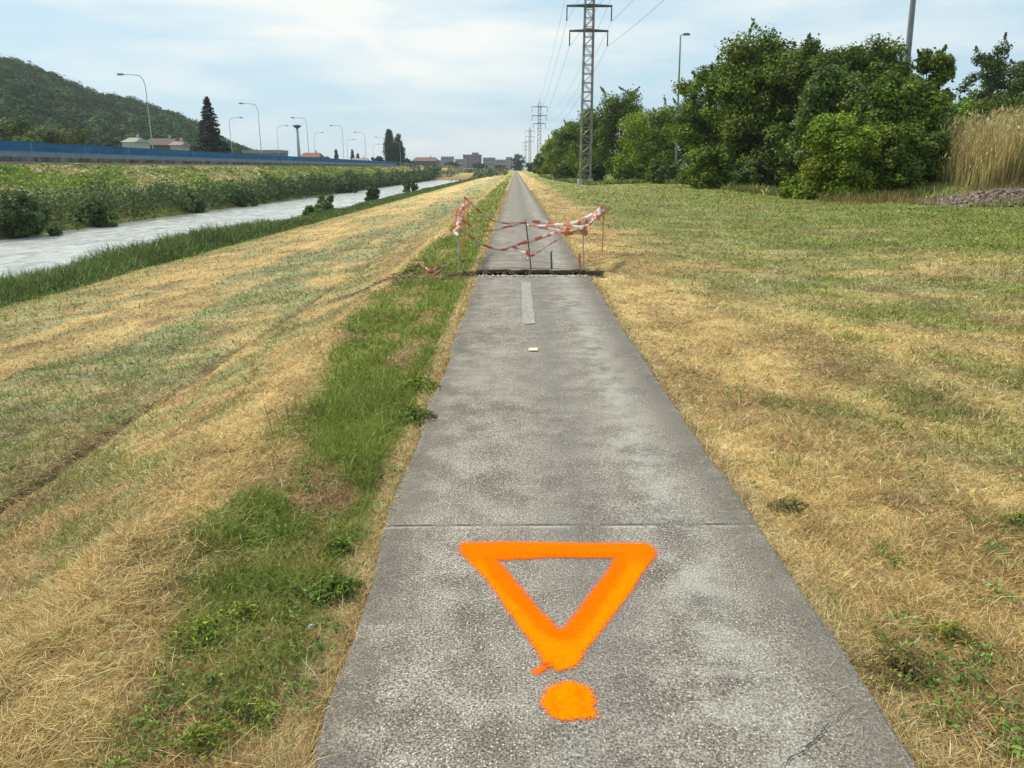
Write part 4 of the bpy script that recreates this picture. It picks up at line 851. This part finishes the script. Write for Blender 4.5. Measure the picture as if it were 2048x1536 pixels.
tape([S6 - (0, 0, .02), px(945, 410, 16.2), px(963, 426, 16.3), px(985, 440, 16.3), px(1010, 447, 16.2), px(1040, 446, 16.1), px(1080, 444, 16.1), px(1120, 448, 16.2), px(1150, 444, 16.2), px(1180, 430, 16.2), S5 - (0, 0, .1)], 'red and white tape sagging between the two far stakes', phase=.3, w=.085)
tape([S1 - (0, 0, .04), px(932, 466, 13.3), px(955, 483, 13.35), px(978, 494, 13.4), px(1003, 500, 13.4), px(1030, 491, 13.4), px(1060, 482, 13.4), px(1090, 472, 13.6), px(1120, 463, 14.2), px(1150, 455, 15), px(1180, 438, 15.7), S5 - (0, 0, .2)], 'red and white tape drooping low between near left and far right stakes', w=.09, phase=1.2, first=1)
tape([px(1066, 512, 13.2), px(1080, 502, 13.25), px(1100, 489, 13.3), px(1125, 474, 13.3), px(1150, 462, 13.3), S4 - (0, 0, .08)], 'short tape rising from the rusty bar to the near right stake', phase=.5)
tape([px(925, 440, 14.6), px(950, 458, 14.6), px(985, 461, 14.6), px(1020, 452, 14.5), px(1052, 446, 14.2), px(1090, 456, 14.2), px(1130, 462, 14.2), S4 - (0, 0, .12)], 'pale tape crossing the path halfway between the near and far stakes', w=.07, phase=.8, seg=.2)
tape([px(1112, 470, 13.6), px(1135, 455, 14.2), px(1158, 447, 14.8), px(1180, 441, 15.4), S5 - (0, 0, .26)], 'crumpled strand in the thick bundle near the far right stake', w=.10, phase=1.9, seg=.2)
tape([px(1128, 466, 13.8), S4 - (.02, 0, .11), px(1172, 452, 13.6), px(1182, 444, 14.4), px(1196, 425, 15.6), S5 - (0, 0, .05)], 'red heavy strand wrapped over the near right stake', w=.11, phase=.1, seg=.28)
tape([S6 - (0, 0, .3), px(918, 448, 14.6), px(908, 462, 13.6), S1 - (.02, .02, .14), S1 - (0, .01, .22)], 'loose tape bunched round the near left stake', w=.06, phase=.6, seg=.2, first=1)
tape([px(1066, 512, 13.15), px(1045, 503, 13.3), px(1025, 494, 13.4)], 'short tape end reaching left from the rusty bar', w=.07, phase=.2)
tape([S4 - (0, 0, .03), px(1150, 452, 13.3), px(1120, 449, 13.3), px(1085, 452, 13.25), S2 - (0, 0, .10)], 'tape tied from the top of the rusty bar to the near right stake', phase=2.0, first=1)
tape([S4 - (0, 0, .05), px(1178, 448, 14), px(1192, 434, 15), S5 - (0, 0, .14)], 'doubled red tape joining the near and far right stakes', w=.085, phase=.2, seg=.3)
tape([S1 - (0, 0, .06), px(915, 445, 14.2), px(920, 425, 15.3), S6 - (0, 0, .15)], 'tape joining the near and far left stakes', w=.08, phase=.4, seg=.24)
tape([S2 - (0, 0, .5), S2 - (-.02, .03, .55), S2 - (-.06, .05, .60), S2 - (-.02, .04, .66), S2 - (.0, .02, .62)], 'small knot of faded tape low on the rusty bar', w=.07, seg=.12)
gz = []
for x, y in ((762, 574), (778, 568), (800, 562), (825, 556), (842, 551), (860, 547), (878, 541), (900, 537), (918, 532), (930, 527)):
    p = at_z(x, y, -.22 if x < 850 else -.08); zt = float(terrain(p[0:1], p[1:2])[0]); gz.append((p[0], p[1], zt + .055 + rng.random() * .02))
tape(gz, 'trampled red and white tape lying in the grass left of the trench', w=.09, twist=.8, phase=.9, seg=.22)
tape([S4 + (0, 0, -.02), S4 + (.03, -.03, -.10), S4 + (.05, .0, -.17), S4 + (.01, .02, -.10), S4 + (-.06, -.02, -.14)], 'loose tape end bunched on the near right stake', w=.07, seg=.14)
# orange netting, crumpled, hung between the left stakes and on the right stake
def netting(corners, nu, nv, label, seed):
    r = np.random.default_rng(seed); a, b, c, d = [np.array(p, float) for p in corners]  # a-b bottom, d-c top
    G = np.zeros((nu + 1, nv + 1, 3))
    for i in range(nu + 1):
        for j in range(nv + 1):
            u, v = i / nu, j / nv; G[i, j] = (a * (1 - u) + b * u) * (1 - v) + (d * (1 - u) + c * u) * v + r.normal(0, .018, 3) + np.array((.05 * math.sin(7 * u + 3 * v), .05 * math.cos(6 * v + seed), -.05 * math.sin(math.pi * u)))
    mb = MB()
    for i in range(nu + 1): mb.tube([G[i, j] for j in range(nv + 1)], .0045, 4)
    for j in range(nv + 1): mb.tube([G[i, j] for i in range(nu + 1)], .0045, 4)
    return tag(mb.build('safety_netting', M['net']), label, 'safety net')
netting([px(896, 462, 13.9), px(925, 455, 15.6), px(938, 397, 16.1), px(913, 420, 14.6)], 12, 12, 'faded orange plastic netting bunched on the left stakes', 3)
netting([px(1186, 438, 15.6), px(1212, 430, 16.2), px(1216, 412, 16.2), px(1198, 414, 16.1)], 9, 6, 'scrap of orange netting on the far right stake', 4)

# ------------------------------------------------------------------ pylons
PZB = float(terrain(np.array([8.05]), np.array([92.]))[0]) - .05
def pylon(first=True):
    root = bpy.data.objects.new('lattice_pylon', None); COL.objects.link(root)
    H = float(at_Y(1175, 12, 92)[2]) - PZB + 4.3; w0, w1 = .60, .44
    def hw(z): return w0 + (w1 - w0) * z / H
    for sx in (-1, 1):
        for sy in (-1, 1):
            mb = MB(); mb.bar((sx * w0, sy * w0, 0), (sx * w1, sy * w1, H), .11); mb.build('leg', M['steel'], root)
            mb = MB(); mb.box((sx * w0, sy * w0, .25), (.5, .5, .9), 0, .8); mb.build('footing', M['concrete'], root)
    z = .6; mb = MB(); k = 0; st = .95
    while z < H - st:
        a, b = hw(z), hw(z + st)
        for s in (-1, 1):
            mb.bar((-a * (1 if k % 2 else -1), s * a, z), (b * (1 if k % 2 else -1), s * b, z + st), .055); mb.bar((s * a, -a * (1 if k % 2 else -1), z), (s * b, b * (1 if k % 2 else -1), z + st), .055)
            mb.bar((-a, s * a, z), (a, s * a, z), .06); mb.bar((s * a, -a, z), (s * a, a, z), .06)
        z += st; k += 1
    mb.build('bracing', M['steel'], root)
    tips = []
    za, zb_ = float(at_Y(1175, 12, 92)[2]) - PZB, float(at_Y(1175, 62, 92)[2]) - PZB
    for zc, hwid in ((za + (za - zb_) * 1.12, 2.6), (za, 2.5), (zb_, 2.15)):
        mb = MB(); w = hw(zc) + .05
        for sy in (-1, 1):
            mb.bar((-hwid, sy * .12, zc), (0, sy * w, zc + .05), .13); mb.bar((hwid, sy * .12, zc), (0, sy * w, zc + .05), .13)
        mb.box((0, 0, zc), (2 * hwid, .22, .16)); arm = mb.build('crossarm', M['darksteel'], root)
        for s in (-1, 1):
            mb = MB(); X = s * (hwid - .05); pts = []; rr = []
            for q in range(15): pts.append((X, 0, zc - .12 - q * .1)); rr.append(.085 if q % 2 else .045)
            rr[0] = .03; mb.tube(pts, rr, 8); mb.build('insulator', M['insul'], arm); tips.append((X, zc - 1.6))
    mb = MB(); mb.bar((0, 0, H - .3), (0, 0, H + 1.2), .08); mb.build('peak', M['steel'], root)
    return root, tips
py, tips = pylon()
PYL = [(8.05, 92), (8.05, 273), (8.05, 450), (8.05, 640)]
PL = ['nearest grey lattice pylon standing among bushes right of the path', 'second pylon far down the line, left of the tree row', 'third pylon, small and thin just left of the second', 'farthest hazy pylon above the end of the path']
for i, (X, Y) in enumerate(PYL):
    o = py if i == 0 else copy_tree(py); o.location = (X, Y, float(terrain(np.array([X]), np.array([Y]))[0]) - .05)
    o.rotation_euler = (0, 0, R((2, -3, 4, 0)[i])); tag(o, PL[i], 'pylon', 'pylons of the power line')
# conductors
zs = [float(terrain(np.array([X]), np.array([Y]))[0]) for X, Y in PYL]
span = [(8.05, -88, .1)] + [(X, Y, z) for (X, Y), z in zip(PYL, zs)]
WN = ['topmost left', 'topmost right', 'middle left', 'middle right', 'lowest left', 'lowest right']
for k, (tx, tz) in enumerate(tips):
    pts = []
    for a, b in zip(span[:-1], span[1:]):
        m = 36
        for t in np.arange(m) / m: pts.append((a[0] + tx, a[1] + (b[1] - a[1]) * t, a[2] + tz + (b[2] - a[2]) * t - 4 * 3.2 * t * (1 - t)))
    pts.append((span[-1][0] + tx, span[-1][1], span[-1][2] + tz)); pts = [p for p in pts if p[1] > -40]
    mb = MB(); mb.tube(pts, .014, 5); tag(mb.build('power_line', M['wire']), WN[k] + ' wire of the power line hanging between the pylons', 'power line', 'wires between the pylons')

# ------------------------------------------------------------------ lamps
def road_lamp(H=12.0, arm=2.9):
    root = bpy.data.objects.new('street_lamp', None); COL.objects.link(root)
    mb = MB(); pts = [(0, 0, z) for z in (0, 3, 6, 9, H - 1.6)]; rr = [.08, .075, .07, .06, .05]
    for t in np.linspace(.15, 1, 7): pts.append((-(1 - math.cos(t * math.pi / 2)) * 1.0, 0, H - 1.6 + math.sin(t * math.pi / 2) * 1.6)); rr.append(.055)
    pts.append((-arm, 0, H + .12)); rr.append(.05); mb.tube(pts, rr, 8); mb.build('pole', M['lampsteel'], root, True)
    mb = MB(); mb.box((-arm - .3, 0, H + .10), (.95, .34, .2), 0, .7); mb.build('lamp_head', mat('lamp_housing', (.2, .22, .24), .5), root)
    mb = MB(); mb.box((-arm - .35, 0, H - .03), (.6, .26, .07)); mb.build('lens', mat('lamp_lens', (.6, .62, .62), .2), root)
    return root
lp = road_lamp()
def lamp_pos(x, y, X):
    r = ray(x, y); t = X / r[0]; return (X, float(r[1] * t), float(CAMH + r[2] * t))
near = [lamp_pos(288, 150, -50.5), lamp_pos(514, 208, -50.5), lamp_pos(613, 236, -50.5), lamp_pos(684, 252, -50.5), lamp_pos(729, 265, -50.5), lamp_pos(768, 275, -50.5), lamp_pos(800, 284, -50.5)]
farr = [lamp_pos(458, 236, -74), lamp_pos(553, 252, -74), lamp_pos(628, 266, -74), lamp_pos(693, 279, -74), lamp_pos(746, 289, -74)]
labs = ['nearest road lamp with its arm over the road, in front of the wooded hill', 'second road lamp from the left, just right of the dark spruce', 'third road lamp in the near row, above the flat-topped mast', 'fourth road lamp in the near row, right of the mast', 'fifth road lamp in the near row', 'sixth road lamp in the near row left of the twin poplars', 'last small road lamp in the near row beside the twin poplars',
 'lamp across the road just right of the spruce, arm to the right', 'second lamp across the road, left of the mast', 'third lamp across the road, right of the mast', 'fourth faint lamp across the road', 'last faint lamp across the road']
print('lamp heights', near[:3], farr[:2])
for i, (X, Y, Zt) in enumerate(near + farr):
    lab = labs[i]
    o = lp if i == 0 else copy_tree(lp); o.location = (X, Y, Zt - 12.0); o.rotation_euler = (0, R((0, 0.6, -.5, .3)[i % 4]), 0 if X > -60 else math.pi)
    tag(o, lab, 'street lamp', 'lamps along the road behind the barrier')
# right: concrete lamp post above the trees, closer leaning pole
def right_lamp(x, ytop, Y, r, label, head=True, xt=None):
    P = at_Y(x, HOR, Y); T = at_Y(xt or x, ytop, Y); zb = float(terrain(np.array([P[0]]), np.array([Y]))[0])
    root = empty('lamp_post', (P[0], Y, zb), label, 'lamp post'); top = np.array((T[0] - P[0], 0, T[2] - zb)); mb = MB()
    mb.tube([top * s for s in np.linspace(0, 1, 6)], [r * (1 - .4 * s) for s in np.linspace(0, 1, 6)], 12); mb.build('pole', M['lampconc'], root, True)
    mb = MB(); mb.tube([top, top + (.1, 0, .12), top + (.35, 0, .16)], .06, 8); mb.build('arm', M['lampsteel'], root)
    mb = MB(); mb.box(top + (.62, 0, .17), (.75, .32, .2), 0, .75); mb.build('lamp_head', M['darksteel'], root)
M['lampconc'] = mat('weathered_concrete_pole', (.20, .21, .225), .85, var=.25, vscale=1.5)
right_lamp(1352, 72, 88, .13, 'slim grey lamp post rising behind the trees left of the big clump', xt=1361)
right_lamp(1795, -120, 58, .26, 'thick leaning concrete pole rising out of the big clump', xt=1838)

# ------------------------------------------------------------------ road, barrier and parapet on the far bank
rd = MB(); rd.box((-61, 260, 2.03), (17.5, 620, .12)); tag(rd.build('road', mat('asphalt', (.06, .06, .062), .9, var=.2)), 'dual carriageway behind the blue barrier', kind='structure')
M['blue'] = mat('blue_barrier_panel', (.022, .125, .28), .7, var=.35, vscale=.25, spec=.15); M['blue2'] = mat('grey_blue_parapet', (.17, .24, .33), .7, var=.25, vscale=.5)
M['brownrail'] = mat('rusty_brown_rail', (.12, .075, .07), .85, var=.4, vscale=.7, color2=(.2, .17, .16)); M['tan'] = mat('stained_kerb_wall', (.34, .29, .22), .9, var=.35, vscale=.8)
bar = empty('noise_barrier', (-49.2, 10, 2.0), 'long blue noise barrier on the top of the far bank', 'noise barrier')
LEN = 6.0
for i in range(62):
    mb = MB(); y = i * LEN + LEN / 2; mb.box((0, y, 1.75), (.07, LEN - .16, .86)); mb.box((0.02, y, 2.2), (.10, LEN - .16, .05)); mb.box((.045, y, 1.62), (.03, LEN - .2, .05)); mb.build('panel', M['blue'], bar)
for i in range(38):
    mb = MB(); y = i * 10.2; mb.box((0, y, 1.72), (.14, .10, .98)); mb.build('post', M['blue2'], bar)
pw = MB(); pw.box((-49.2, 10 + 186, 3.03), (.32, 372, .50)); pw.box((-49.2, 196, 3.30), (.42, 372, .04)); tag(pw.build('parapet_wall', M['blue2']), 'grey-blue concrete parapet carrying the noise barrier', 'parapet')
pr = MB(); pr.box((-49.1, 196, 2.52), (.22, 372, .5)); 
for i in range(90): pr.box((-48.93, 12 + i * 4.1, 2.52), (.12, .3, .46))
tag(pr.build('bridge_girder', M['brownrail']), 'rusty brown ribbed band under the parapet', 'girder')
kw = MB(); kw.box((-48.7, 196, 2.12), (.3, 372, .34)); tag(kw.build('kerb_wall', M['tan']), 'low pale stained wall at the top of the far bank', 'wall')

# flat-topped mast
P = at_Y(600, HOR, 262); ms = empty('floodlight_mast', (P[0], 262, 2), 'dark mast with a flat disc-shaped top behind the road', 'mast')
T = at_Y(600, 252, 262); H = float(T[2]) - 2; mb = MB(); mb.tube([(0, 0, 0), (0, 0, H * .6), (0, 0, H)], [.6, .45, .36], 12); mb.build('pole', M['lampsteel'], ms, True)
mb = MB(); mb.tube([(0, 0, H - .8), (0, 0, H - .2), (0, 0, H + .1), (0, 0, H + .35), (0, 0, H + .45)], [.35, 1.2, 1.5, .8, .2], 16); mb.build('platform', M['darksteel'], ms)

# ------------------------------------------------------------------ conifers and poplars
def spruce(x, Y, ytop, wpx, zb, label, col, n=15000, leaf=.45):
    P = at_Y(x, (HOR + ytop) / 2, Y); T = at_Y(x, ytop, Y); H = float(T[2]) - zb; rx = wpx / 2 / FPX * Y; t = empty('spruce_tree', (P[0], Y, zb), label, 'spruce')
    r = np.random.default_rng(5); C = []; 
    nb = 150; cc = []
    for k in range(nb):
        h = .06 + .92 * (k / nb) ** .95; L = rx * (1 - h) ** .85 * r.uniform(.65, 1.15) + .15; a = k * 2.4 + r.normal(0, .3); m = int(n / nb * (1.6 * (1 - h) + .3))
        s = r.random(m) ** .7; q = np.stack([np.cos(a) * s * L, np.sin(a) * s * L, h * H - s * L * .28 + .06 * L * s * s * 2], -1) + r.normal(0, .16, (m, 3)) * np.array((1, 1, .8)) * (.4 + (1 - h)); C.append(q); cc.append(np.full(m, r.lognormal(0, .25)))
    C = np.concatenate(C); cc = np.concatenate(cc); Nn = r.normal(size=C.shape) * .5 + (0, 0, .7); Nn /= np.linalg.norm(Nn, axis=1, keepdims=True)
    leaves_at(C, Nn, leaf * r.uniform(.5, 1.3, len(C)), np.array(col) * (cc * r.lognormal(0, .25, len(C)))[:, None], 'crown', M['leaf'], t)
    mb = MB(); mb.tube([(0, 0, 0), (0, 0, H * .5), (0, 0, H * .97)], [.28, .18, .03], 8); mb.build('trunk', M['bark'], t, True)
spruce(420, 190, 190, 84, 2, 'tall dark spruce behind the barrier, its left side rusty', (.035, .048, .032))
for x, Y, yt, w, lab, s in ((779, 400, 252, 25, 'taller of the two dark poplars standing side by side', 81), (797, 404, 264, 24, 'shorter right-hand one of the two dark poplars', 82), (673, 500, 296, 11, 'small dark columnar tree left of the twin poplars', 83), (705, 520, 296, 9, 'slender pointed small tree between mast and poplars', 84), (716, 520, 305, 9, 'lowest of the small pointed trees, right of the slender one', 85)):
    tree('poplar_tree', x, Y, yt, w, lab, (.022, .042, .022), cat='poplar', seed=s, n=7000 if Y < 450 else 2500, leaf=.9 if Y < 450 else 1.1, shape='column', ncl=110, h0=.02, ground=1.0, clr=(.34, .46))
for i, (x, Y, yt, w, c, lab) in enumerate([
    (25, 150, 232, 150, (.045, .07, .025), 'dark tree at the left border behind the barrier'), (115, 160, 240, 110, (.06, .065, .022), 'brownish olive tree behind the barrier near the left border'),
    (165, 172, 252, 70, (.05, .07, .02), 'small rounded olive tree in front of the hill'), (60, 140, 262, 110, (.06, .10, .025), 'lighter low tree just above the barrier at far left'),
    (222, 230, 268, 60, (.03, .055, .025), 'dark tree left of the white house'), (448, 210, 272, 40, (.06, .085, .03), 'small light green tree at the right foot of the spruce'),
    (392, 230, 282, 40, (.055, .07, .03), 'low tree at the left foot of the spruce'), (650, 430, 314, 42, (.03, .05, .03), 'dark low tree right of the red roofed house'),
    (756, 395, 312, 34, (.035, .055, .03), 'low tree at the left foot of the twin poplars'), (815, 420, 316, 30, (.03, .05, .03), 'low dark tree at the right foot of the twin poplars'),
    (1036, 620, 308, 36, (.03, .055, .045), 'rounded bluish tree where the path meets the horizon'), (905, 600, 322, 40, (.04, .06, .04), 'low far tree before the distant flats'),
    (960, 560, 326, 40, (.04, .07, .03), 'low scrubby tree in front of the distant town'), (1000, 520, 330, 34, (.05, .08, .035), 'low tree just left of the end of the path')]):
    tree('deciduous_tree', x, Y, yt, w, lab, c, seed=100 + i, n=6000 if Y < 300 else 2600, leaf=.5 if Y < 300 else 1.1, shape='hedge', ncl=44, ground=1.5 if Y < 500 else 0.0, clr=(.18, .32), h0=.03)

# ------------------------------------------------------------------ hill with forest
sil = np.array([(-420, 100), (-200, 124), (0, 150), (50, 150), (90, 158), (150, 176), (200, 194), (260, 214), (300, 218), (350, 232), (400, 248), (440, 264), (480, 287), (520, 298), (560, 304), (600, 312), (640, 324), (680, 334), (720, 340)], float)
cols_ = np.arange(-420, 721, 10.); vv = np.linspace(0, 1.35, 30)
def hill_pt(cx, v):
    cx = np.asarray(cx, float); v = np.asarray(v, float)
    dr = 560 + (cx - 0) * .35; d0 = 240 + np.maximum(cx, 0) * .25
    yt = np.interp(cx, sil[:, 0], sil[:, 1]) + 16
    zr = np.maximum((HOR - yt) / FPX * dr * 1.0 + 1.65, 1.2)
    d_ = d0 + (dr - d0) * v; prof = np.where(v <= 1, np.sin(np.clip(v, 0, 1) * math.pi / 2) ** 1.15, 1 - (v - 1) * .9)
    z = 1.5 + (zr - 1.5) * prof; X = (cx - 1031) / FPX * d_
    return np.stack([X, d_, z], -1)
A, V_ = np.meshgrid(cols_, vv, indexing='ij'); Hh = hill_pt(A, V_); Hh[..., 2] += (fbm(A * .02, V_ * 5, 3) - .5) * 5 * np.clip(V_ * 4, 0, 1); Hh[:, 0, 2] = 1.0
idx = np.arange(A.size).reshape(A.shape); F = np.stack([idx[:-1, :-1], idx[1:, :-1], idx[1:, 1:], idx[:-1, 1:]], -1).reshape(-1, 4)
tag(new_mesh('hill', Hh.reshape(-1, 3), F, mat('forest_floor', (.035, .05, .025), .95, var=.3, vscale=.05), smooth=True), 'long wooded hill falling to the right behind the road', kind='structure')
nt_ = 2300; cx = rng.uniform(-300, 700, nt_); v = rng.random(nt_) ** .75 * 1.08; Pc = hill_pt(cx, v); r_ = rng.uniform(3.0, 6.0, nt_) * np.clip((720 - cx) / 300, .45, 1); k = 120
ci = np.repeat(np.arange(nt_), k); u = rng.normal(size=(nt_ * k, 3)); u[:, 2] = np.abs(u[:, 2]) - .25 * rng.random(nt_ * k); u /= np.linalg.norm(u, axis=1, keepdims=True)
C = Pc[ci] + u * (r_[ci] * rng.uniform(.65, 1.1, nt_ * k))[:, None] * np.array((1, 1, 1.1)) + np.array((0, 0, 1)) * (r_[ci] * .55)[:, None]
tc_ = np.array((.052, .088, .030)) * rng.lognormal(0, .34, nt_)[:, None]; tc_[:, 0] *= rng.uniform(.8, 1.25, nt_); tc_ = tc_[ci] * rng.lognormal(0, .10, nt_ * k)[:, None]
Nn = u + rng.normal(0, .2, u.shape) + np.array((0, 0, .3)); Nn /= np.linalg.norm(Nn, axis=1, keepdims=True)
tag(leaves_at(C, Nn, rng.uniform(1.0, 2.2, nt_ * k), tc_, 'forest', mat('distant_foliage', attr=True, rough=1.0, spec=0.0, trans=.15), aspect=.8), 'dense dark green wood covering the hill', kind='stuff')

# ------------------------------------------------------------------ houses and far town
M['glass'] = mat('dark_window', (.05, .06, .07), .2)
def house(x0, x1, yeave, yridge, Y, zb, wallc, roofc, label, cat='house', flat=False, nw=3, floors=1, depth=9, name='house'):
    a = at_Y(x0, yeave, Y); b = at_Y(x1, yeave, Y); w = float(b[0] - a[0]); he = float(a[2]) - zb; hr = float(at_Y(x0, yridge, Y)[2]) - zb
    wallc = tuple(q * .7 for q in wallc); t = empty(name, ((a[0] + b[0]) / 2, Y, zb), label, cat)
    mb = MB(); mb.box((0, depth / 2, he / 2), (w, depth, he)); mb.build('wall', mat('render_' + name, wallc, .9, var=.12, vscale=.3), t)
    rm = mat('roofing_' + name, roofc, .85, var=.2, vscale=.6); mb = MB(); e = .4
    if flat: mb.box((0, depth / 2, he + (hr - he) / 2 + .01), (w + .3, depth + .3, max(hr - he, .3)))
    else:
        x_ = w / 2 + e; mb.add([(-x_, -e, he - .02), (x_, -e, he - .02), (x_, depth + e, he - .02), (-x_, depth + e, he - .02), (-x_ + w * .12, depth / 2, hr), (x_ - w * .12, depth / 2, hr)], [(0, 1, 5, 4), (2, 3, 4, 5), (1, 2, 5), (3, 0, 4), (3, 2, 1, 0)])
    rf = mb.build('roof', rm, t)
    if not flat:
        mb = MB(); mb.box((w * .2, depth / 2, hr + .2), (.6, .6, 1.4)); mb.build('chimney', M['concrete'], rf)
    ww = w / nw * .45
    for f in range(floors):
        for i in range(nw):
            mb = MB(); zc = he * (f + .55) / floors; mb.box((-w / 2 + (i + .5) * w / nw, -.04, zc), (ww, .1, min(1.5, he / floors * .5))); mb.build('window', M['glass'], t)
    return t
house(244, 268, 284, 274, 215, 2, (.55, .56, .55), (.30, .29, .28), 'small white house at the foot of the hill', nw=2)
house(276, 340, 290, 275, 235, 2, (.16, .12, .09), (.10, .07, .05), 'wide brown roofed house right of the white one', nw=5, depth=14)
house(340, 362, 290, 282, 205, 2, (.5, .46, .43), (.28, .2, .18), 'small pale shed left of the spruce', cat='shed', nw=2, depth=5, name='shed')
house(600, 638, 314, 305, 330, 2, (.28, .15, .12), (.23, .085, .06), 'house with a red roof beside the mast', nw=3)
house(485, 560, 306, 300, 260, 2, (.22, .24, .28), (.24, .24, .26), 'long low grey shed beyond the road', cat='shed', flat=True, nw=6, name='shed')
house(700, 735, 322, 316, 470, 1, (.35, .34, .33), (.25, .22, .2), 'low grey house among the small pointed trees', nw=3)
house(824, 872, 322, 314, 480, 0, (.20, .18, .18), (.17, .085, .07), 'long hall with a dull red roof right of the poplars', cat='hall', flat=False, nw=6, depth=20, name='hall')
for i, (x0, x1, yt, Y, wc, lab, fl) in enumerate([(882, 906, 313, 850, (.30, .31, .36), 'grey block of flats at the left end of the far town', 4), (910, 930, 318, 820, (.34, .33, .36), 'low grey building left of the wide dark block', 3), (926, 962, 309, 880, (.25, .22, .26), 'widest dark purplish block in the far town', 5), (944, 956, 305, 900, (.33, .30, .33), 'narrow taller block behind the wide dark one', 6),
    (966, 990, 315, 860, (.32, .31, .36), 'mid grey building right of the wide dark block', 3), (990, 1012, 319, 900, (.36, .37, .40), 'low pale building in the middle of the far town', 3), (1012, 1024, 314, 950, (.30, .33, .40), 'small bluish block left of the rounded tree', 4),
    (862, 882, 320, 760, (.36, .34, .36), 'low pale building at the far left of the town', 2)]):
    house(x0, x1, yt + 2, yt, Y, 0, wc, tuple(q * .8 for q in wc), lab, cat='building', flat=True, nw=5, floors=fl, depth=16, name='block_of_flats')
# scrub in the far valley
n = 16000; Y = rng.uniform(300, 620, n); X = rng.uniform(-85, -4, n) * (Y / 400) ; n1 = fbm(X * .05, Y * .03, 77); ok = n1 > .44; X, Y, n1 = X[ok], Y[ok], n1[ok]; n = len(X)
zz = terrain(X, Y) + rng.random(n) * (1.0 + 5 * np.clip(n1 - .5, 0, 1)); c = np.array((.085, .11, .05)) * rng.lognormal(0, .4, n)[:, None] * np.where(fbm(X * .1, Y * .05, 5)[:, None] > .52, np.array((2.0, 1.5, 1.6)), 1.0)
Nn = rng.normal(size=(n, 3)) * .5 + (0, -.3, .6); Nn /= np.linalg.norm(Nn, axis=1, keepdims=True)
tag(leaves_at(np.stack([X, Y, zz], -1), Nn, rng.uniform(.9, 2.2, n), c, 'valley_scrub', M['leaf'], aspect=.6), 'low scrub and rough grass across the far end of the valley', kind='stuff')

# ------------------------------------------------------------------ summer haze
def haze(density):
    m = bpy.data.materials.new('thin_haze'); m.use_nodes = True; nt = m.node_tree; nt.nodes.clear()
    o = nt.nodes.new('ShaderNodeOutputMaterial'); v = nt.nodes.new('ShaderNodeVolumePrincipled'); v.inputs['Density'].default_value = density; v.inputs['Color'].default_value = (.86, .92, 1.0, 1); v.inputs['Anisotropy'].default_value = .3
    nt.links.new(v.outputs[0], o.inputs['Volume'])
    mb = MB(); mb.box((0, 2500, 60), (6200, 5600, 130)); h = mb.build('haze', m); tag(h, 'thin pale summer haze over the valley', kind='stuff')
haze(.00016)
